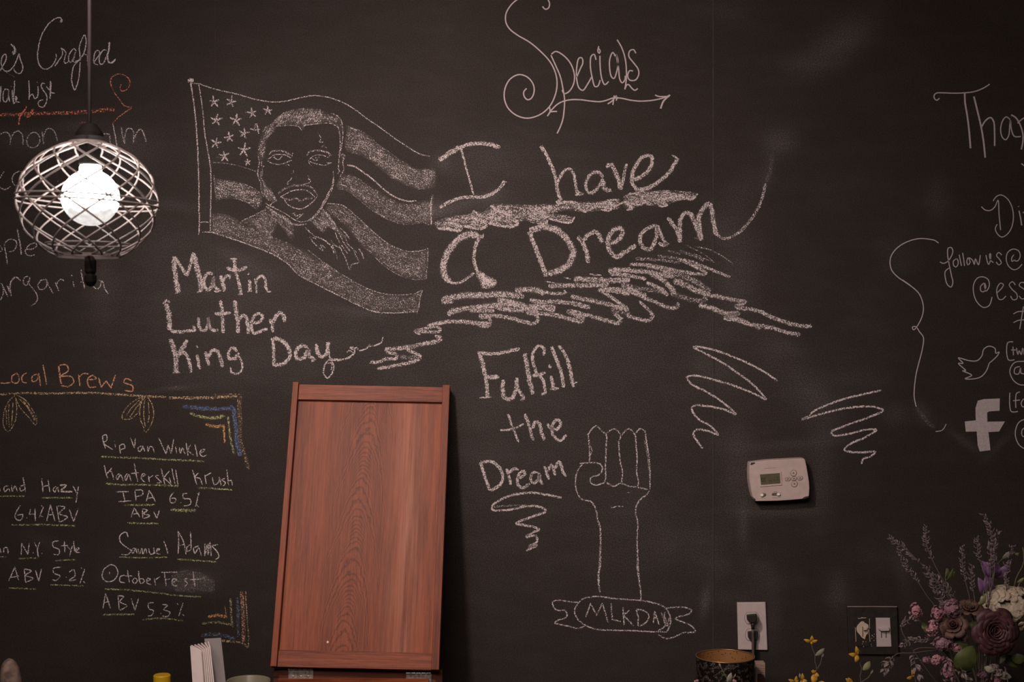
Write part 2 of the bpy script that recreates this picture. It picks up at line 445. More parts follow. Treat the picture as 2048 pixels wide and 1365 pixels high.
# ------------------------------------------------------------ chalk writing and drawing
CHALK = r'''
T chalk_lettering|white chalk heading Crafted beside the lamp cord, cocktail list line under it|chalk writing
C 0 0 6.827
W white 2.8 .76
P word
0,970 40,900 85,800 80,745 55,745 25,800 20,880 45,950 90,975 130,965 190,900 240,790 262,735 270,790 310,900 310,950 280,1000 240,1005 200,970 190,930
w5 150,600 190,640 210,680 185,740 175,700
w2 d.35 70,980 140,1020 210,1055
P word
840,265 825,300 845,300 848,270 820,240 760,255 680,310 620,390 570,480 535,600 515,720 515,800 535,880 580,935 640,945 700,910 750,840 770,770 762,735
750,905 800,830 845,760 855,700 832,655
835,655 870,680 900,720 885,790 880,850 900,868 930,845
1040,700 1010,665 960,720 935,790 945,845 975,845 1005,790 1030,710 1015,780 1000,840 1020,855 1050,830 1095,830
1095,830 1090,740 1085,650 1110,560 1155,480 1175,540 1170,640 1140,740 1080,820 1010,900 985,1000 978,1100 1000,1190 1018,1230 1050,1170 1075,1070 1090,950 1095,850
1210,640 1200,740 1195,830 1210,910
1140,740 1180,745 1225,740
1275,860 1320,800 1360,730 1345,690 1310,700 1285,760 1280,830 1300,875 1340,885
1455,690 1420,680 1370,740 1355,820 1370,875 1400,875 1445,800 1480,700
w4 1497,575 1485,680 1470,780 1480,840 1515,860 1550,840 1580,805
C 0 0 4
P word
8,690 5,750 0,820
70,720 40,715 25,760 30,810 50,815 65,770 70,720 70,780 80,815
100,720 100,770 105,810
88,690 90,695
118,645 115,720 110,830 135,790 128,770 125,810 160,820
P word
230,645 235,720 232,800
235,775 260,755 280,790 300,775 305,690
297,655 299,662
360,670 340,665 330,690 345,720 375,770 370,820 350,855 320,855 305,830 320,805 345,800
w4 405,650 405,720 400,790
370,690 395,720 420,745 440,745
T chalk_arrow|long red chalk arrow with a curled head crossing behind the lamp cord|chalk drawing
C 0 0 4
P shaft
W red 7.5 .5
0,920 150,915 300,910 500,905 700,895 850,880 920,880
W red 4 .7
205,842 212,850 190,890 160,930 150,1000
w5 270,870 250,900 215,935 245,920 275,905
w4 d.45 640,985 690,980 740,985
P arrowhead
W dullred 2.6 .64
900,985 960,930 1020,885 1055,862 1000,850 950,790 905,720 885,660 895,620 935,595 990,600 1030,630 1040,670 1020,710 975,730 962,710 970,675
T chalk_lettering|faint white drink names partly hidden behind the glowing wire globe lamp|chalk writing
C 0 230 4.015
W white 2.8 .62
P word
0,160 30,140 70,150 85,190 80,240
85,200 110,145 150,130 180,160 185,240
265,140 230,165 215,215 235,255 275,262 310,235 320,185 295,145 265,140
335,130 345,180 350,232 350,180 375,115 410,110 445,150 460,210
P stray_mark
w2 648,135 650,165
P word
880,160 840,150 810,175 810,190
882,165 885,210 895,255
905,65 920,140 940,252
975,100 985,170 1000,230 1005,170 1025,110 1060,115 1075,170 1070,220 1100,140 1130,115 1150,140 1175,225
P word
35,455 10,490 -5,520
0,580 40,600 85,575
165,450 120,470 98,520 120,565 165,560 200,520
165,450 205,480
P stray_mark
w2 d.3 450,400 460,480 470,575
P stray_mark
w2 d.3 375,430 380,390 410,370
C 0 440 6.012
P word
0,310 25,340 20,370 0,385
50,290 70,400 90,535
55,290 100,240 160,235 200,270 190,340 150,380 105,380
w3.5 208,115 235,250 258,420
315,355 390,350 440,310 430,280 370,290 320,340 305,390 340,430 420,420
P word
0,970 40,880 20,770 0,765
20,770 60,850 95,925
w3.5 90,790 115,860 135,915 120,820 140,730 190,690 250,735
350,680 300,690 280,750 310,790 350,740 360,690
330,740 380,810 440,890 450,960 420,1010 365,1035
555,715 500,725 455,790 480,835 530,830 565,780 555,715 590,800 640,885
665,755 690,810 705,855
675,790 700,740 740,715 775,735
878,740 885,780 895,820
w5 860,662 866,675
975,600 990,700 1020,825
965,750 995,745
1220,740 1190,725
1120,800 1160,830 1200,810 1225,740 1260,820 1300,890
T chalk_drawing|large white chalk flag on a pole with a man's face drawn over its stripes|chalk drawing
C 340 130 4
W white 3.3 .66
P flagpole
165,145 195,340 215,560 225,760 232,1000 232,1150 235,1260 230,1360
w2.6 230,150 260,350 280,560 305,700 325,830 328,1000 325,1150 322,1330
w2.5 240,1265 270,1255 310,1262
w2.5 d.4 260,1340 320,1338 400,1345
w9 d.7 142,127 165,124 190,121
P outline
w2.5 d.62 165,150 225,150 330,185 450,215 560,240 660,270 760,290 860,297 950,285 1060,258 1160,245 1260,258 1370,295 1470,350 1570,425 1700,515 1800,590 1900,655 1980,705 2040,725 2080,728
w2 d.45 335,780 420,785 540,805 620,830 690,852
P star
* 355,295 45
P star
* 490,295 45
P star
* 655,385 45
d.4 w3 595,375 610,385 620,372 632,388 640,375
P star
* 780,365 42
P star
* 370,440 48
P star
* 530,440 48
P star
w3 640,510 680,520 720,515
w3 690,465 675,515 690,470 710,550
P star
* 590,545 44
P star
* 475,580 42
P star
* 365,625 50
P star
* 590,680 52
P star
* 435,730 46
w3 d.4 365,738 400,742 430,735
P star
* 622,780 28
C 600 190 6.012
P stripe
F 0.43 25 114 : 550,370 700,420 850,510 930,590 1050,670 1200,780 1330,860 1440,885 1560,880 1600,850 1640,960 1625,1100 1550,1130 1420,1140 1250,1080 1110,1010 990,920 880,820 760,740 640,710 540,660 530,560 560,430
w2 d.4 550,370 700,420 850,510 930,590 1050,670 1200,780 1330,860
P stripe
w3.5 570,845 650,860 760,930 880,1020 1000,1130 1110,1210 1200,1255 1330,1280 1400,1270
C 340 130 4
F 0.40 25 114 : 1390,880 1450,880 1560,940 1680,1020 1800,1085 1920,1110 2000,1090 2090,1078 2105,1040 2092,1280 2000,1265 1860,1275 1740,1235 1600,1150 1480,1050 1400,1000 1345,995 1330,940
w3 2105,1040 2090,1080 2092,1280
w2.5 d.4 1345,995 1400,1000 1480,1050 1600,1150 1740,1235 1860,1275 2000,1265
P stripe
F 0.45 15 57 : 355,910 420,915 520,930 620,960 700,1000 725,1010 740,1090 690,1160 640,1120 560,1085 470,1070 385,1080 360,1040 350,960
w3 d.5 352,880 360,990 375,1095
C 390 390 4
P stripe
F 0.38 35 114 : 1060,70 1180,85 1290,170 1430,300 1560,400 1690,450 1790,450 1865,430 1855,560 1850,675 1760,675 1640,645 1530,580 1440,500 1330,410 1270,330 1180,230 1040,110
w2.5 d.55 1060,70 1180,85 1290,170 1430,300 1560,400 1690,450 1790,450 1865,430
w3 d.5 1865,430 1860,540 1850,680
w2 d.4 1500,565 1640,572 1800,565
w2 d.5 1440,500 1530,580 1640,645 1760,678 1855,670
P stripe
F 0.38 30 209 : 130,150 230,150 330,190 400,240 500,260 620,330 760,390 900,460 1060,560 1230,670 1380,750 1500,790 1640,800 1760,790 1815,760 1820,800 1790,880 1780,935 1620,940 1440,930 1300,880 1140,800 980,720 830,640 740,550 600,470 440,400 290,350 140,300 120,220
F .25 10 20 : 130,150 230,150 330,190 380,240 330,320 140,300 120,220
w3 d.6 60,300 130,300 290,350 450,405 620,475 740,550 830,640 980,720 1140,800 1300,880 1440,935 1620,945 1790,930
w2.5 d.55 1820,760 1800,830 1790,900 1775,950
w2.5 d.5 900,440 1060,560 1230,670 1380,750 1500,790 1640,800 1760,790 1815,760
P portrait
C 480 190 7.984
Q hair
W white 2 .55
F 0.40 -45 228 : 340,560 430,490 520,430 640,330 760,250 860,225 1000,205 1120,210 1230,215 1340,260 1450,310 1560,340 1620,420 1640,540 1600,580 1560,520 1480,460 1380,450 1260,460 1120,475 1040,490 990,550 930,505 840,490 720,490 580,500 560,590 480,650 430,720 420,820 400,960 380,1100 300,980 275,860 310,740 350,620
580,500 720,490 840,490 930,505 990,560 1040,490 1120,475 1260,460 1380,450 1480,460
Q face_outline
W white 2.4 .55
1450,290 1560,340 1620,420 1640,560 1640,680 1625,800 1600,920 1580,1020 1575,1160
1480,460 1560,520 1590,600 1600,700 1600,830 1580,980
290,980 310,1080 290,1180 285,1280 310,1365
350,1050 345,1130 385,1140 350,1170 365,1220 345,1300
C 480 340 7.984
290,0 290,110 330,200 340,330 380,430
340,20 330,120 370,190 400,280 430,330 500,400 590,490
F 0.38 50 47 : 350,130 420,170 400,250 500,290 550,420 600,490 520,520 420,470 360,380 340,250
590,490 480,570 560,600
1490,20 1490,130 1470,260 1410,380 1350,500 1270,630 1180,740 1100,800
1500,130 1480,280 1420,410 1330,570 1210,740 1110,810
1460,300 1420,350 1380,440 1310,540
400,530 520,600 650,660 760,720 840,780 960,830 1060,820 1120,790
w4 420,580 560,680 700,780 800,850 950,880 1060,860
830,715 870,690 890,745 960,710 1000,720
900,790 960,745 1010,700
C 480 190 7.984
1240,605 1280,660 1295,710 1265,745 1310,760 1330,750
1350,800 1300,830 1370,835 1400,865
Q ear
1610,970 1640,945 1675,980 1650,1040 1640,1100 1660,1180 1630,1260 1590,1320
1560,1170 1590,1210 1560,1260
F .6 : 1610,960 1670,970 1660,1020 1620,1010
Q eye
W white 2 .6
w4 d.5 465,950 520,905 610,890 700,905 780,945 830,970 845,930
425,1025 480,1010 540,960 640,950 740,965 800,1005 820,1000
440,1050 500,1090 620,1110 720,1090 790,1055 835,1045
520,985 570,1020 620,1035 650,1010 672,975
545,965 560,985 545,990
730,1130 760,1110 790,1130
Q eye
w4 d.5 1060,970 1100,920 1180,890 1280,890 1380,915 1440,945 1470,980
1095,1050 1140,1000 1210,965 1290,960 1350,975 1400,1000 1450,950
1110,1060 1180,1090 1280,1115 1360,1125 1420,1095 1470,1080
1150,1010 1180,1040 1220,1045 1255,1020 1260,990
1200,995 1220,1015 1245,1000
1095,1060 1120,1120 1150,1130
1380,1080 1430,1085
Q nose
C 480 340 7.984
850,0 855,40 825,60
830,120 800,170 760,200 760,235 780,215
w1.5 d.4 897,80 900,130
1085,90 1110,130 1085,145 1130,165 1120,200 1060,220 1000,240 900,245 840,235
Q mouth
w4 d.44 610,385 660,340 740,285 860,260 980,250 1090,260 1160,300 1210,360 1240,410
w2.4 650,430 740,380 840,335 960,318 1060,330 1140,380 1195,435
w2.4 640,430 700,455 740,530 820,590 950,625 1050,595 1150,520 1200,470 1240,415
w4 d.45 720,460 800,480 900,455 970,500 1040,460 1160,455
Q shirt
W white 2.4 .55
F 0.34 45 171 : 400,600 520,620 640,680 760,780 860,860 850,960 860,1080 820,1140 760,1040 690,960 620,870 560,960 520,1080 600,1200 480,1140 400,1020 300,960 160,900 20,840 200,740 300,680
F 0.38 45 114 : 1100,810 1220,760 1320,620 1420,700 1500,830 1600,960 1700,1080 1660,1100 1500,960 1420,930 1320,1010 1200,900
0,850 100,780 220,730 330,670 420,640
w3 1040,920 1200,1060 1340,1120 1470,1240 1500,1340
1110,1080 1180,1170 1260,1240 1330,1300 1290,1200 1370,1250
1220,1110 1160,1080 1110,1080
1450,1120 1500,1190 1600,1250
w3 1600,930 1680,1010 1750,1100
w3 1330,640 1430,760 1530,900 1600,1050 1650,1150 1760,1300
1690,1100 1720,1180 1800,1260 1860,1320
1520,1000 1560,1100 1620,1200 1720,1340
w2 d.4 860,900 850,1000 870,1060
C 390 390 4
1100,400 1130,480 1140,520
1150,400 1200,500 1240,600 1250,560 1310,540 1280,470 1260,420
w3 1310,430 1335,470 1350,515
T chalk_lettering|big white chalk slogan I have a Dream beside the flag drawing|chalk writing
C 840 270 5.1125
W white 8 .66
P word
w10 195,260 300,190 410,130
w8 400,130 520,95 640,90 740,105 820,130
w5 420,130 460,290 500,440 550,610
w7 200,745 290,690 400,650 520,635 630,635 720,610 810,550 865,480
w3 830,510 850,475 885,485
P word
w7 1240,115 1300,220 1350,330 1385,440 1400,540 1420,620 1440,660 1390,690
w3 1220,125 1260,105
w6 1400,520 1430,430 1480,365 1530,350 1570,400 1590,500 1605,590
F .85 : 1585,620 1600,560 1640,580 1690,600 1600,630
w7 1870,440 1840,390 1780,380 1720,430 1695,510 1715,580 1760,590 1820,540 1870,450
w9 1870,450 1870,520 1900,560 1960,570
C 1200 270 5.1125
w9 60,325 120,310 160,390 190,470 215,560
w6 215,560 235,470 250,380 275,295
w8 340,460 420,430 500,360 535,280 520,220 470,215 400,260 340,370 325,460 340,520 400,560 500,540 600,480 700,390 770,280 800,240
w5 735,205 770,225 805,250
P word
C 860 440 5.1125
w13 500,160 400,150 320,180 240,250 180,340 140,430 135,520 160,590 200,640
w6 200,640 290,645 380,600 450,540
w7 530,160 490,200 460,290 450,400 470,500 500,560
F .8 : 460,560 510,520 600,580 660,600 690,640 650,690 520,700 510,640
w3 480,170 540,180 545,140
P word
w9 1010,120 1060,240 1110,360 1150,470 1190,580
w13 1020,110 1120,80 1230,80 1330,130 1420,230 1460,330 1440,420 1380,490 1290,530 1210,555
w9 1510,170 1560,230 1590,310 1610,390 1620,440
w9 1570,210 1620,150 1690,120 1730,160 1760,235
C 1200 270 5.1125
w9 100,1110 180,1080 230,1010 220,960 150,965 100,1020 80,1100 110,1200 160,1250 250,1200 370,1130
w8 560,920 480,960 420,1020 410,1100 450,1160 510,1170 560,1090 580,990 580,930 620,1010 660,1100 690,1110 650,1130 600,1100
w8 690,845 740,910 790,990 820,1100
w9 815,1100 815,980 820,870 860,805 910,800 960,880 1000,980 1040,1080
w9 1030,1070 1020,940 1010,850 1050,760 1110,705 1140,760 1155,860 1175,960 1190,1030
w5 d.4 965,1055 1020,1070
w6 d.55 1180,960 1200,1020 1260,1060 1340,1045 1440,980 1540,870 1610,760 1660,640 1690,500
w4 d.35 1690,500 1720,400
w8 d.25 1700,470 1740,370 1760,200
T chalk_scribble|loopy white chalk underline between the words have and Dream|chalk drawing
C 840 270 5.1125
W white 6 .68
F 0.56 5 170 : 130,900 220,860 350,830 520,800 540,770 640,790 720,720 900,705 1100,715 1250,705 1400,710 1600,690 1800,680 2045,660 2045,750 1900,770 1680,790 1500,775 1380,800 1590,850 1540,895 1450,890 1300,870 1290,910 1200,910 1050,880 1000,920 940,940 800,930 690,905 670,950 600,960 450,930 420,980 330,970 170,950
170,955 330,970 400,980 430,950 380,920 300,900
450,930 620,960 680,930 640,880 540,850
700,900 930,940 1000,910 960,880
1210,905 1290,910 1300,870
w5 1310,850 1450,890 1540,895 1585,835
540,775 620,830 700,850
720,725 850,800 940,830
1400,700 1600,700 1670,780 1900,690 2000,740
C 1200 270 5.1125
F 0.54 5 90 : 240,640 320,590 500,570 760,570 990,600 980,650 900,660 790,680 680,720 580,730 430,720 330,760 250,750 230,690
w5 0,760 80,775 150,740 250,690 330,760 270,770
w5 240,640 330,600 430,640 440,700 350,715 250,680
w5 600,730 690,720 640,680 700,640 790,670 780,620 940,660 1000,600
T chalk_scribble|wide ragged white chalk scribble under the word Dream ending in two long tails|chalk drawing
C 860 440 5.1125
W white 9 .62
P scribble
w12 120,840 150,815 300,780 450,770 590,770 750,760 920,780
w6 120,850 240,840
w11 870,720 1000,710 1140,740 1160,770
w6 880,700 950,790 930,800
w11 180,950 260,930 400,900 560,890 700,870 860,850
w6 180,960 210,980
w8 400,930 560,930 660,930
w14 690,830 850,850 980,900 1120,890 1280,915
690,900 830,920 960,930
1020,820 1150,840 1290,840 1440,850 1640,900
w8 0,1080 120,1050 300,1040 470,1060 600,1060
w7 500,1000 600,1000 620,1050 590,1085 480,1070
w8 500,980 650,980 800,1000 950,1040 1060,1060 1110,1020 1070,970 980,950
1000,930 1150,960 1300,980 1450,1020 1540,1040 1560,1010 1480,970 1400,940
w8 1400,930 1550,960 1700,1000 1850,1040 1920,1055 1950,1010 1870,960
1440,780 1560,810 1720,840 1880,880 2030,920
w12 d.45 1850,930 1960,930 2040,960
w6 1160,740 1300,755 1390,745 1370,720
1210,680 1350,670 1500,670 1700,670 1830,660
w10 1470,605 1600,610 1750,620 1900,620 2045,610
w3 1180,630 1300,650
w4 1370,590 1440,605
w7 1720,710 1850,790 1950,860 2020,910
1750,710 1900,730 2040,760
1820,520 1920,510 2045,510
C 1000 490 4.096
890,210 1000,205 1120,215 1260,230 1390,260
w8 900,235 1050,250 1200,280
w4 730,240 830,250
w7 1060,160 1200,165 1340,190 1460,215 1640,240 1690,235 1640,200 1540,150 1460,120
w6 d.45 1110,115 1250,120 1360,130 1470,150
w6 d.45 1290,90 1400,105 1500,120
w5 d.4 1370,50 1480,75
w6 1470,120 1560,135 1650,170 1760,215 1885,265
w6 d.45 1470,50 1560,80 1670,130
w2.5 d.45 1520,0 1620,50 1700,100 1760,150
w2.5 d.45 1590,70 1680,115 1760,145
w3 d.45 1600,15 1700,35 1800,80 1910,155
w10 1200,170 1300,190 1380,230 1420,270
w12 d.5 1340,190 1450,240 1560,280 1660,340 1720,390
w10 1230,240 1330,280 1380,330 1420,380 1440,400
w12 1420,290 1520,330 1620,380 1720,410
w10 1000,320 1080,370 1200,420
w8 1200,310 1330,370 1370,420
d.45 960,290 1100,350 1250,370 1360,390
w8 820,370 900,360 1050,380 1200,440 1320,490 1400,520 1460,500 1450,475
w7 1140,460 1190,510 1250,580 1220,620 1120,605 1040,580
w10 d.45 1400,390 1500,430 1640,460 1700,440
w8 1630,490 1750,520 1860,560 1950,555 1850,590 1960,610 2045,650
C 600 580 5.1125
w6 1300,370 1400,350 1500,330 1650,320 1800,335 1940,345
w6 1170,415 1260,400 1400,380 1440,410 1400,430 1280,430 1180,420 1230,460
w8 1380,470 1440,490 1420,520 1280,550 1150,580 1000,600 870,610
w7 870,615 900,640 980,660 985,700 880,710 790,740 715,745
w7 1090,610 1180,650 1230,680 1220,710 1100,750 1000,770 890,795 790,805
w8 d.45 1020,690 1120,690 1220,690
P tail
C 1250 440 5.1125
w8 850,770 950,785 1070,810 1160,830 1230,840 1130,890 1240,910 1350,930 1450,970 1560,1020 1680,1060 1800,1085 1910,1090
P tail
w8 760,880 900,910 1020,960 1160,960 1020,1000 1150,1030 1280,1070 1430,1090 1560,1120 1680,1160 1780,1170 1755,1195
w12 1330,1090 1400,1100
T chalk_lettering|three-line white chalk name and Day with a curly tail under the flag drawing|chalk writing
C 310 490 6.4
W white 6.5 .69
P word
w10 250,150 250,300 270,440 295,600
w7 250,150 330,270 410,400
w7 410,400 450,260 490,100
w10 495,110 540,300 580,460 590,590
w4 255,620 330,600
w5 540,610 620,580
740,380 680,360 630,430 630,520 680,580 730,520 750,420 750,500 790,570 830,580 760,600
w7 840,395 860,470 880,540 885,600
870,470 910,410 960,400 960,440
w7 1010,190 1030,300 1060,440 1090,560 1100,640
w5 965,180 1050,180
w7 915,290 1000,325 1100,320 1180,280
w4 1055,640 1125,630
1205,450 1215,530 1215,600
w4 1185,600 1245,590
w8 1190,370 1202,382
w5 1275,430 1295,520 1300,620
w6 1295,480 1330,410 1380,400 1410,450 1420,540 1440,590
w5 1430,600 1490,600
P word
w10 140,750 170,850 185,970 190,1090
w6 110,760 150,710 190,740
w7 190,1095 300,1115 420,1100 510,1090 490,1030
560,930 560,1020 590,1090 640,1090 680,1010 680,930 690,1020 730,1090 810,1090
w7 840,710 855,830 865,950 875,1130
765,880 870,885 970,870
w8 1020,710 1040,850 1060,980 1065,1130
w7 1070,990 1110,910 1160,910 1185,1000 1195,1140
1245,1000 1330,990 1380,940 1360,890 1300,890 1245,960 1235,1060 1270,1130 1350,1110 1440,1070
w7 1470,950 1500,1030 1505,1120
w8 1510,1000 1560,900 1610,870 1650,910 1655,990
C 310 600 5.1125
P word
w10 155,400 190,490 210,580 220,740
w8 330,410 280,500 220,590
w7 225,570 290,540 340,600 360,680 365,745
w5 180,745 260,745
430,560 445,640 460,710
w9 428,485 440,480
w7 515,530 535,600 550,670
w7 540,600 590,520 640,530 670,600 690,690
w7 840,530 800,490 750,540 760,600 820,600 850,540
w5 850,560 890,640 890,710 850,755 780,740 775,690
P word
w7 1200,390 1215,520 1215,680
w8 1210,390 1300,420 1370,500 1380,580 1320,650 1215,670
w8 1560,480 1490,470 1440,540 1450,600 1510,600 1560,530 1570,500 1580,580 1630,610 1600,625
w8 1650,450 1665,540 1710,590 1760,540 1770,430
w3.5 1770,430 1780,520 1790,600 1830,680 1800,770 1760,800 1725,750 1740,660 1790,610 1900,610 1990,590 2030,540
w3 1760,650 1810,650 1800,720
C 600 580 5.1125
w3.5 300,720 400,720 500,690 560,640 540,590 510,590 540,610 580,590 600,620 680,600 720,560 700,580 780,565 830,540 850,480
w3.5 480,640 500,620 540,640
T chalk_lettering|white chalk words Fulfill the Dream with a zigzag flourish beside the wooden box lid|chalk writing
C 930 670 5.1125
W white 6.5 .69
P word
w8 150,190 190,330 215,450 230,640
w7 130,180 280,195 420,175 560,140
w9 220,440 350,430
w4 150,645 270,635
w8 390,460 385,560 400,640 460,660 510,600 530,440
530,440 545,560 600,650 570,675
w9 610,190 640,350 665,480 690,610
800,210 810,150 760,110 700,170 690,250 710,330 740,400 790,450 810,520 820,590 780,615
w7 690,420 770,410 820,380
w7 880,420 895,490 910,560
w6 870,555 960,550
w8 855,310 880,340
w7 885,120 930,240 975,360 1010,540
w7 960,110 1030,220 1070,340 1110,540
w4 1090,500 1150,485
P word
w5.5 440,810 480,930 520,1030 550,1100
w5 360,975 450,970 530,950 600,910
610,810 650,910 690,1060 710,1070
w7 690,960 720,890 760,910 780,1000 810,1080
840,910 870,950 930,970 980,920 950,870 910,890 890,960 900,1020 960,1080 1010,1060 1035,1020
P word
C 930 840 4.096
w6.5 125,350 160,460 205,580
w6.5 125,350 200,340 270,380 310,450 290,530 210,580
w6 340,400 360,460 375,535
w6 360,440 400,400 440,410
w6 430,480 490,450 480,420 440,450 430,520 470,560 530,520
w6 600,440 560,430 540,480 560,520 600,490 610,440 620,510 640,530
w6 650,380 670,440 690,490
w6 680,420 710,370 740,460
w6 740,400 770,340 800,420 830,465
P flourish
w5.5 790,640 700,620 560,600 420,610 300,650 230,700 220,735 350,740 500,710 620,715 660,750 560,790 420,850 520,870 610,900 560,920 500,960 580,950 590,1000 520,1040 590,1030 500,1075
w4 d.45 230,715 360,705 500,700
T chalk_drawing|white chalk raised fist rising from a ribbon banner reading MLKDAY|chalk drawing
W white 3.2 .64
P fist
C 930 840 4.096
1005,125 1070,52 1130,100 1155,120 1155,240 1150,380 1150,490 1140,520
1160,110 1220,75 1275,130 1260,180 1270,330 1290,440 1280,520
1280,130 1340,75 1390,120 1400,200 1410,330 1405,420 1420,520 1410,550
1395,120 1430,75 1470,90 1485,180 1510,330 1515,450 1515,560
d.45 1470,170 1495,300 1505,420
1010,130 1020,250 1020,345
w2 1020,200 1040,260 1020,300
w2 990,122 1015,124
940,360 1030,352 1110,365 1125,400 1100,450 1030,475 1035,520 1080,535 1140,515
960,365 915,440 905,540 930,620 960,655 1030,670 1070,730 1085,820
w4 1085,820 1105,880 1110,1000 1105,1150 1095,1280 1100,1364
1160,515 1220,545 1275,520 1340,545 1420,555 1495,570
1515,560 1500,600 1440,650 1405,700 1400,780 1415,830 1410,950 1415,1150 1425,1300 1430,1364
w2.5 1190,700 1200,720 1240,710 1300,712
w2.5 1330,595 1350,598
C 1060 1098 5.1125
w4 715,0 720,150 700,260 700,340 715,445
1100,0 1100,120 1095,200 1115,320 1130,420 1135,520
P banner
635,500 560,505 490,560 455,640 480,710 560,780 680,825 850,835 1050,840 1250,850 1390,850
630,490 720,490 850,510 1000,520 1130,530 1250,550 1370,595 1420,660 1440,740 1410,830 1390,855
1380,700 1390,780 1310,840
490,550 380,540 260,530 230,545 245,600 290,635 350,630 380,670 370,700 280,735 255,760 330,780 420,800 490,815 560,790
1380,610 1480,600 1580,600 1650,630 1620,670 1540,690 1485,715 1560,750 1650,790 1690,850 1570,860 1480,900 1390,920 1310,875
P word
L 570,700 620,560 680,680 740,560 800,760
L 830,560 835,660 840,725 930,745
950,600 955,690 960,780
L 1015,630 955,680 1060,790
1085,620 1105,700 1110,790 1190,750 1215,680 1150,630 1085,620
L 1260,760 1275,640 1320,780
1265,710 1310,710
1340,650 1360,710
1380,640 1370,740 1400,790 1430,690 1400,770
T chalk_scribble|white chalk zigzag of five loops up from the thermostat, nearer the slogan|chalk drawing
C 1340 660 4.096
W white 4.6 .72
880,420 780,350 640,275 500,215 340,160 190,140 270,185 430,270 560,360 680,450 785,570 680,520 540,465 360,410 200,375 140,390 170,440 300,510 440,600 540,695 450,655 300,625 190,625 180,660 230,730 330,790 395,860 310,830 220,820 190,850 220,910 270,975
T chalk_scribble|white chalk zigzag between the thermostat and the tall curly brace|chalk drawing
1730,495 1600,525 1450,560 1300,610 1160,680 1150,700 1080,735 1200,700 1400,650 1560,630 1690,635 1745,660 1620,720 1450,780 1320,840 1340,865 1480,850 1600,820 1690,820 1600,880 1470,940 1430,985 1470,1000 1580,1005 1680,1000 1640,1040 1580,1060 1570,1100
T painted_lettering|slim white curly heading Specials above a double-ended arrow|wall lettering
C 980 0 5.333
W paint 2.6 1
P word
560,70 590,100 625,85 635,40 620,0 560,-60 440,-70 300,-10 220,60 170,150 170,240 210,310 300,380 420,450 540,550 640,660 695,770 715,880 700,1000 640,1130 540,1220 400,1262 280,1230 190,1150 152,1040 165,930 220,840 310,797 400,825 460,900 470,980 440,1050 400,1065 365,1030 360,980 390,945
655,580 700,550 780,590 860,680 900,800 890,900 840,980 790,1000 770,960
650,590 700,700 750,820 780,960 795,1060 790,1180 775,1280 745,1365 715,1425
925,825 960,740 990,670 980,620 950,620 925,720 925,850 950,940 990,965 1040,900 1085,820
1130,640 1110,580 1080,600 1070,700 1090,830 1120,925 1150,920 1175,855
1172,595 1175,720 1195,850 1225,905 1265,870
1160,495 1150,550 1165,570 1175,545 1160,520
1335,600 1310,560 1280,620 1275,720 1295,820 1320,840 1350,770 1365,650 1345,580 1370,720 1385,850 1410,885 1440,850 1440,810
1355,425 1400,500 1440,620 1455,760 1450,880 1437,955
1440,950 1460,905 1480,905 1510,940 1545,965 1575,945
1555,570 1530,530 1490,545 1480,600 1530,670 1580,740 1585,800 1550,855 1490,855 1468,810 1490,755 1525,760
P arrow
615,1235 660,1170 740,1100 840,1068 960,1065 1080,1080 1180,1085 1260,1065 1300,1050 1390,1048 1500,1070 1600,1080 1740,1070 1850,1045 1920,1015
635,1145 640,1195 610,1240
640,1195 680,1190 715,1190
1760,1015 1800,1030 1880,1030
w3.4 1920,1015 1850,1080 1820,1160
1255,1110 1300,1080 1350,1020
1310,1120 1325,1020
1345,1075 1360,1035
T painted_lettering|slim white word Than cut off by the picture edge|wall lettering
C 1740 140 6.649
W paint2 2.4 1
920,375 890,405 855,380 850,340 880,310 950,305 1100,310 1260,305 1400,285 1510,240 1590,190
w3.4 1258,310 1262,430 1290,600 1315,800 1335,1045
w3.4 1380,355 1430,560 1480,780 1510,970 1530,1170
w3 1480,765 1530,680 1600,635 1640,680 1655,850 1655,1015
1860,660 1810,625 1760,680 1735,800 1760,900 1800,930 1840,880 1855,760 1865,670 1880,800 1920,885 2005,885
w3 1875,600 1930,630 1990,720 2030,850 2030,960 2010,1060
1960,710 2048,640 2150,640
2010,1245 2048,1275
T painted_lettering|slim white curly D and i over the words follow us|wall lettering
C 1740 370 6.649
W paint2 2 1
1480,290 1530,335 1600,340 1660,290 1700,205 1715,400 1735,605
1635,215 1680,155 1740,135 1820,180 1880,280 1905,420 1880,570 1820,660 1750,695 1690,650 1665,580 1690,525
w2.6 1980,345 2000,440 2015,540
w2.6 1970,285 1975,292
2030,375 2048,360
T painted_brace|tall slim white curly brace bracketing the follow us lettering|wall lettering
910,775 860,740 760,720 660,715 540,740 420,795 330,870 275,960 265,1050 290,1140 360,1220 460,1290 560,1360
C 1740 560 3.74
W paint2 2 1
240,0 310,50 370,110 398,200 390,270 350,350 325,375 315,355 340,350 370,390 398,430 390,520 365,620 345,700 332,800 330,880 345,950
w1.6 490,1135 540,1125 568,1080
W dusty 7 .35
345,950 400,1030 480,1110
T painted_lettering|slim white lines follow us and at-sign ess within the curly brace|wall lettering
C 1740 370 6.649
W paint2 2 1
P word
930,1025 970,1045 1030,1020 1080,950 1100,880 1080,835 1040,840 1030,920 1050,1050 1080,1200 1100,1300 1075,1360 1030,1330 1000,1240 1000,1150 1055,1105
1150,985 1110,1010 1110,1070 1140,1095 1170,1050 1160,990 1140,985
1185,930 1200,1010 1215,1080
1230,905 1245,1000 1255,1080
1300,970 1285,1020 1300,1065 1330,1030 1310,970 1360,1000 1385,1060 1400,985 1440,1065 1465,935
P word
1540,935 1555,1010 1575,1060 1600,1000 1600,915 1590,920 1600,1000 1640,1035
1750,935 1710,900 1680,940 1720,990 1745,1040 1710,1065 1675,1025
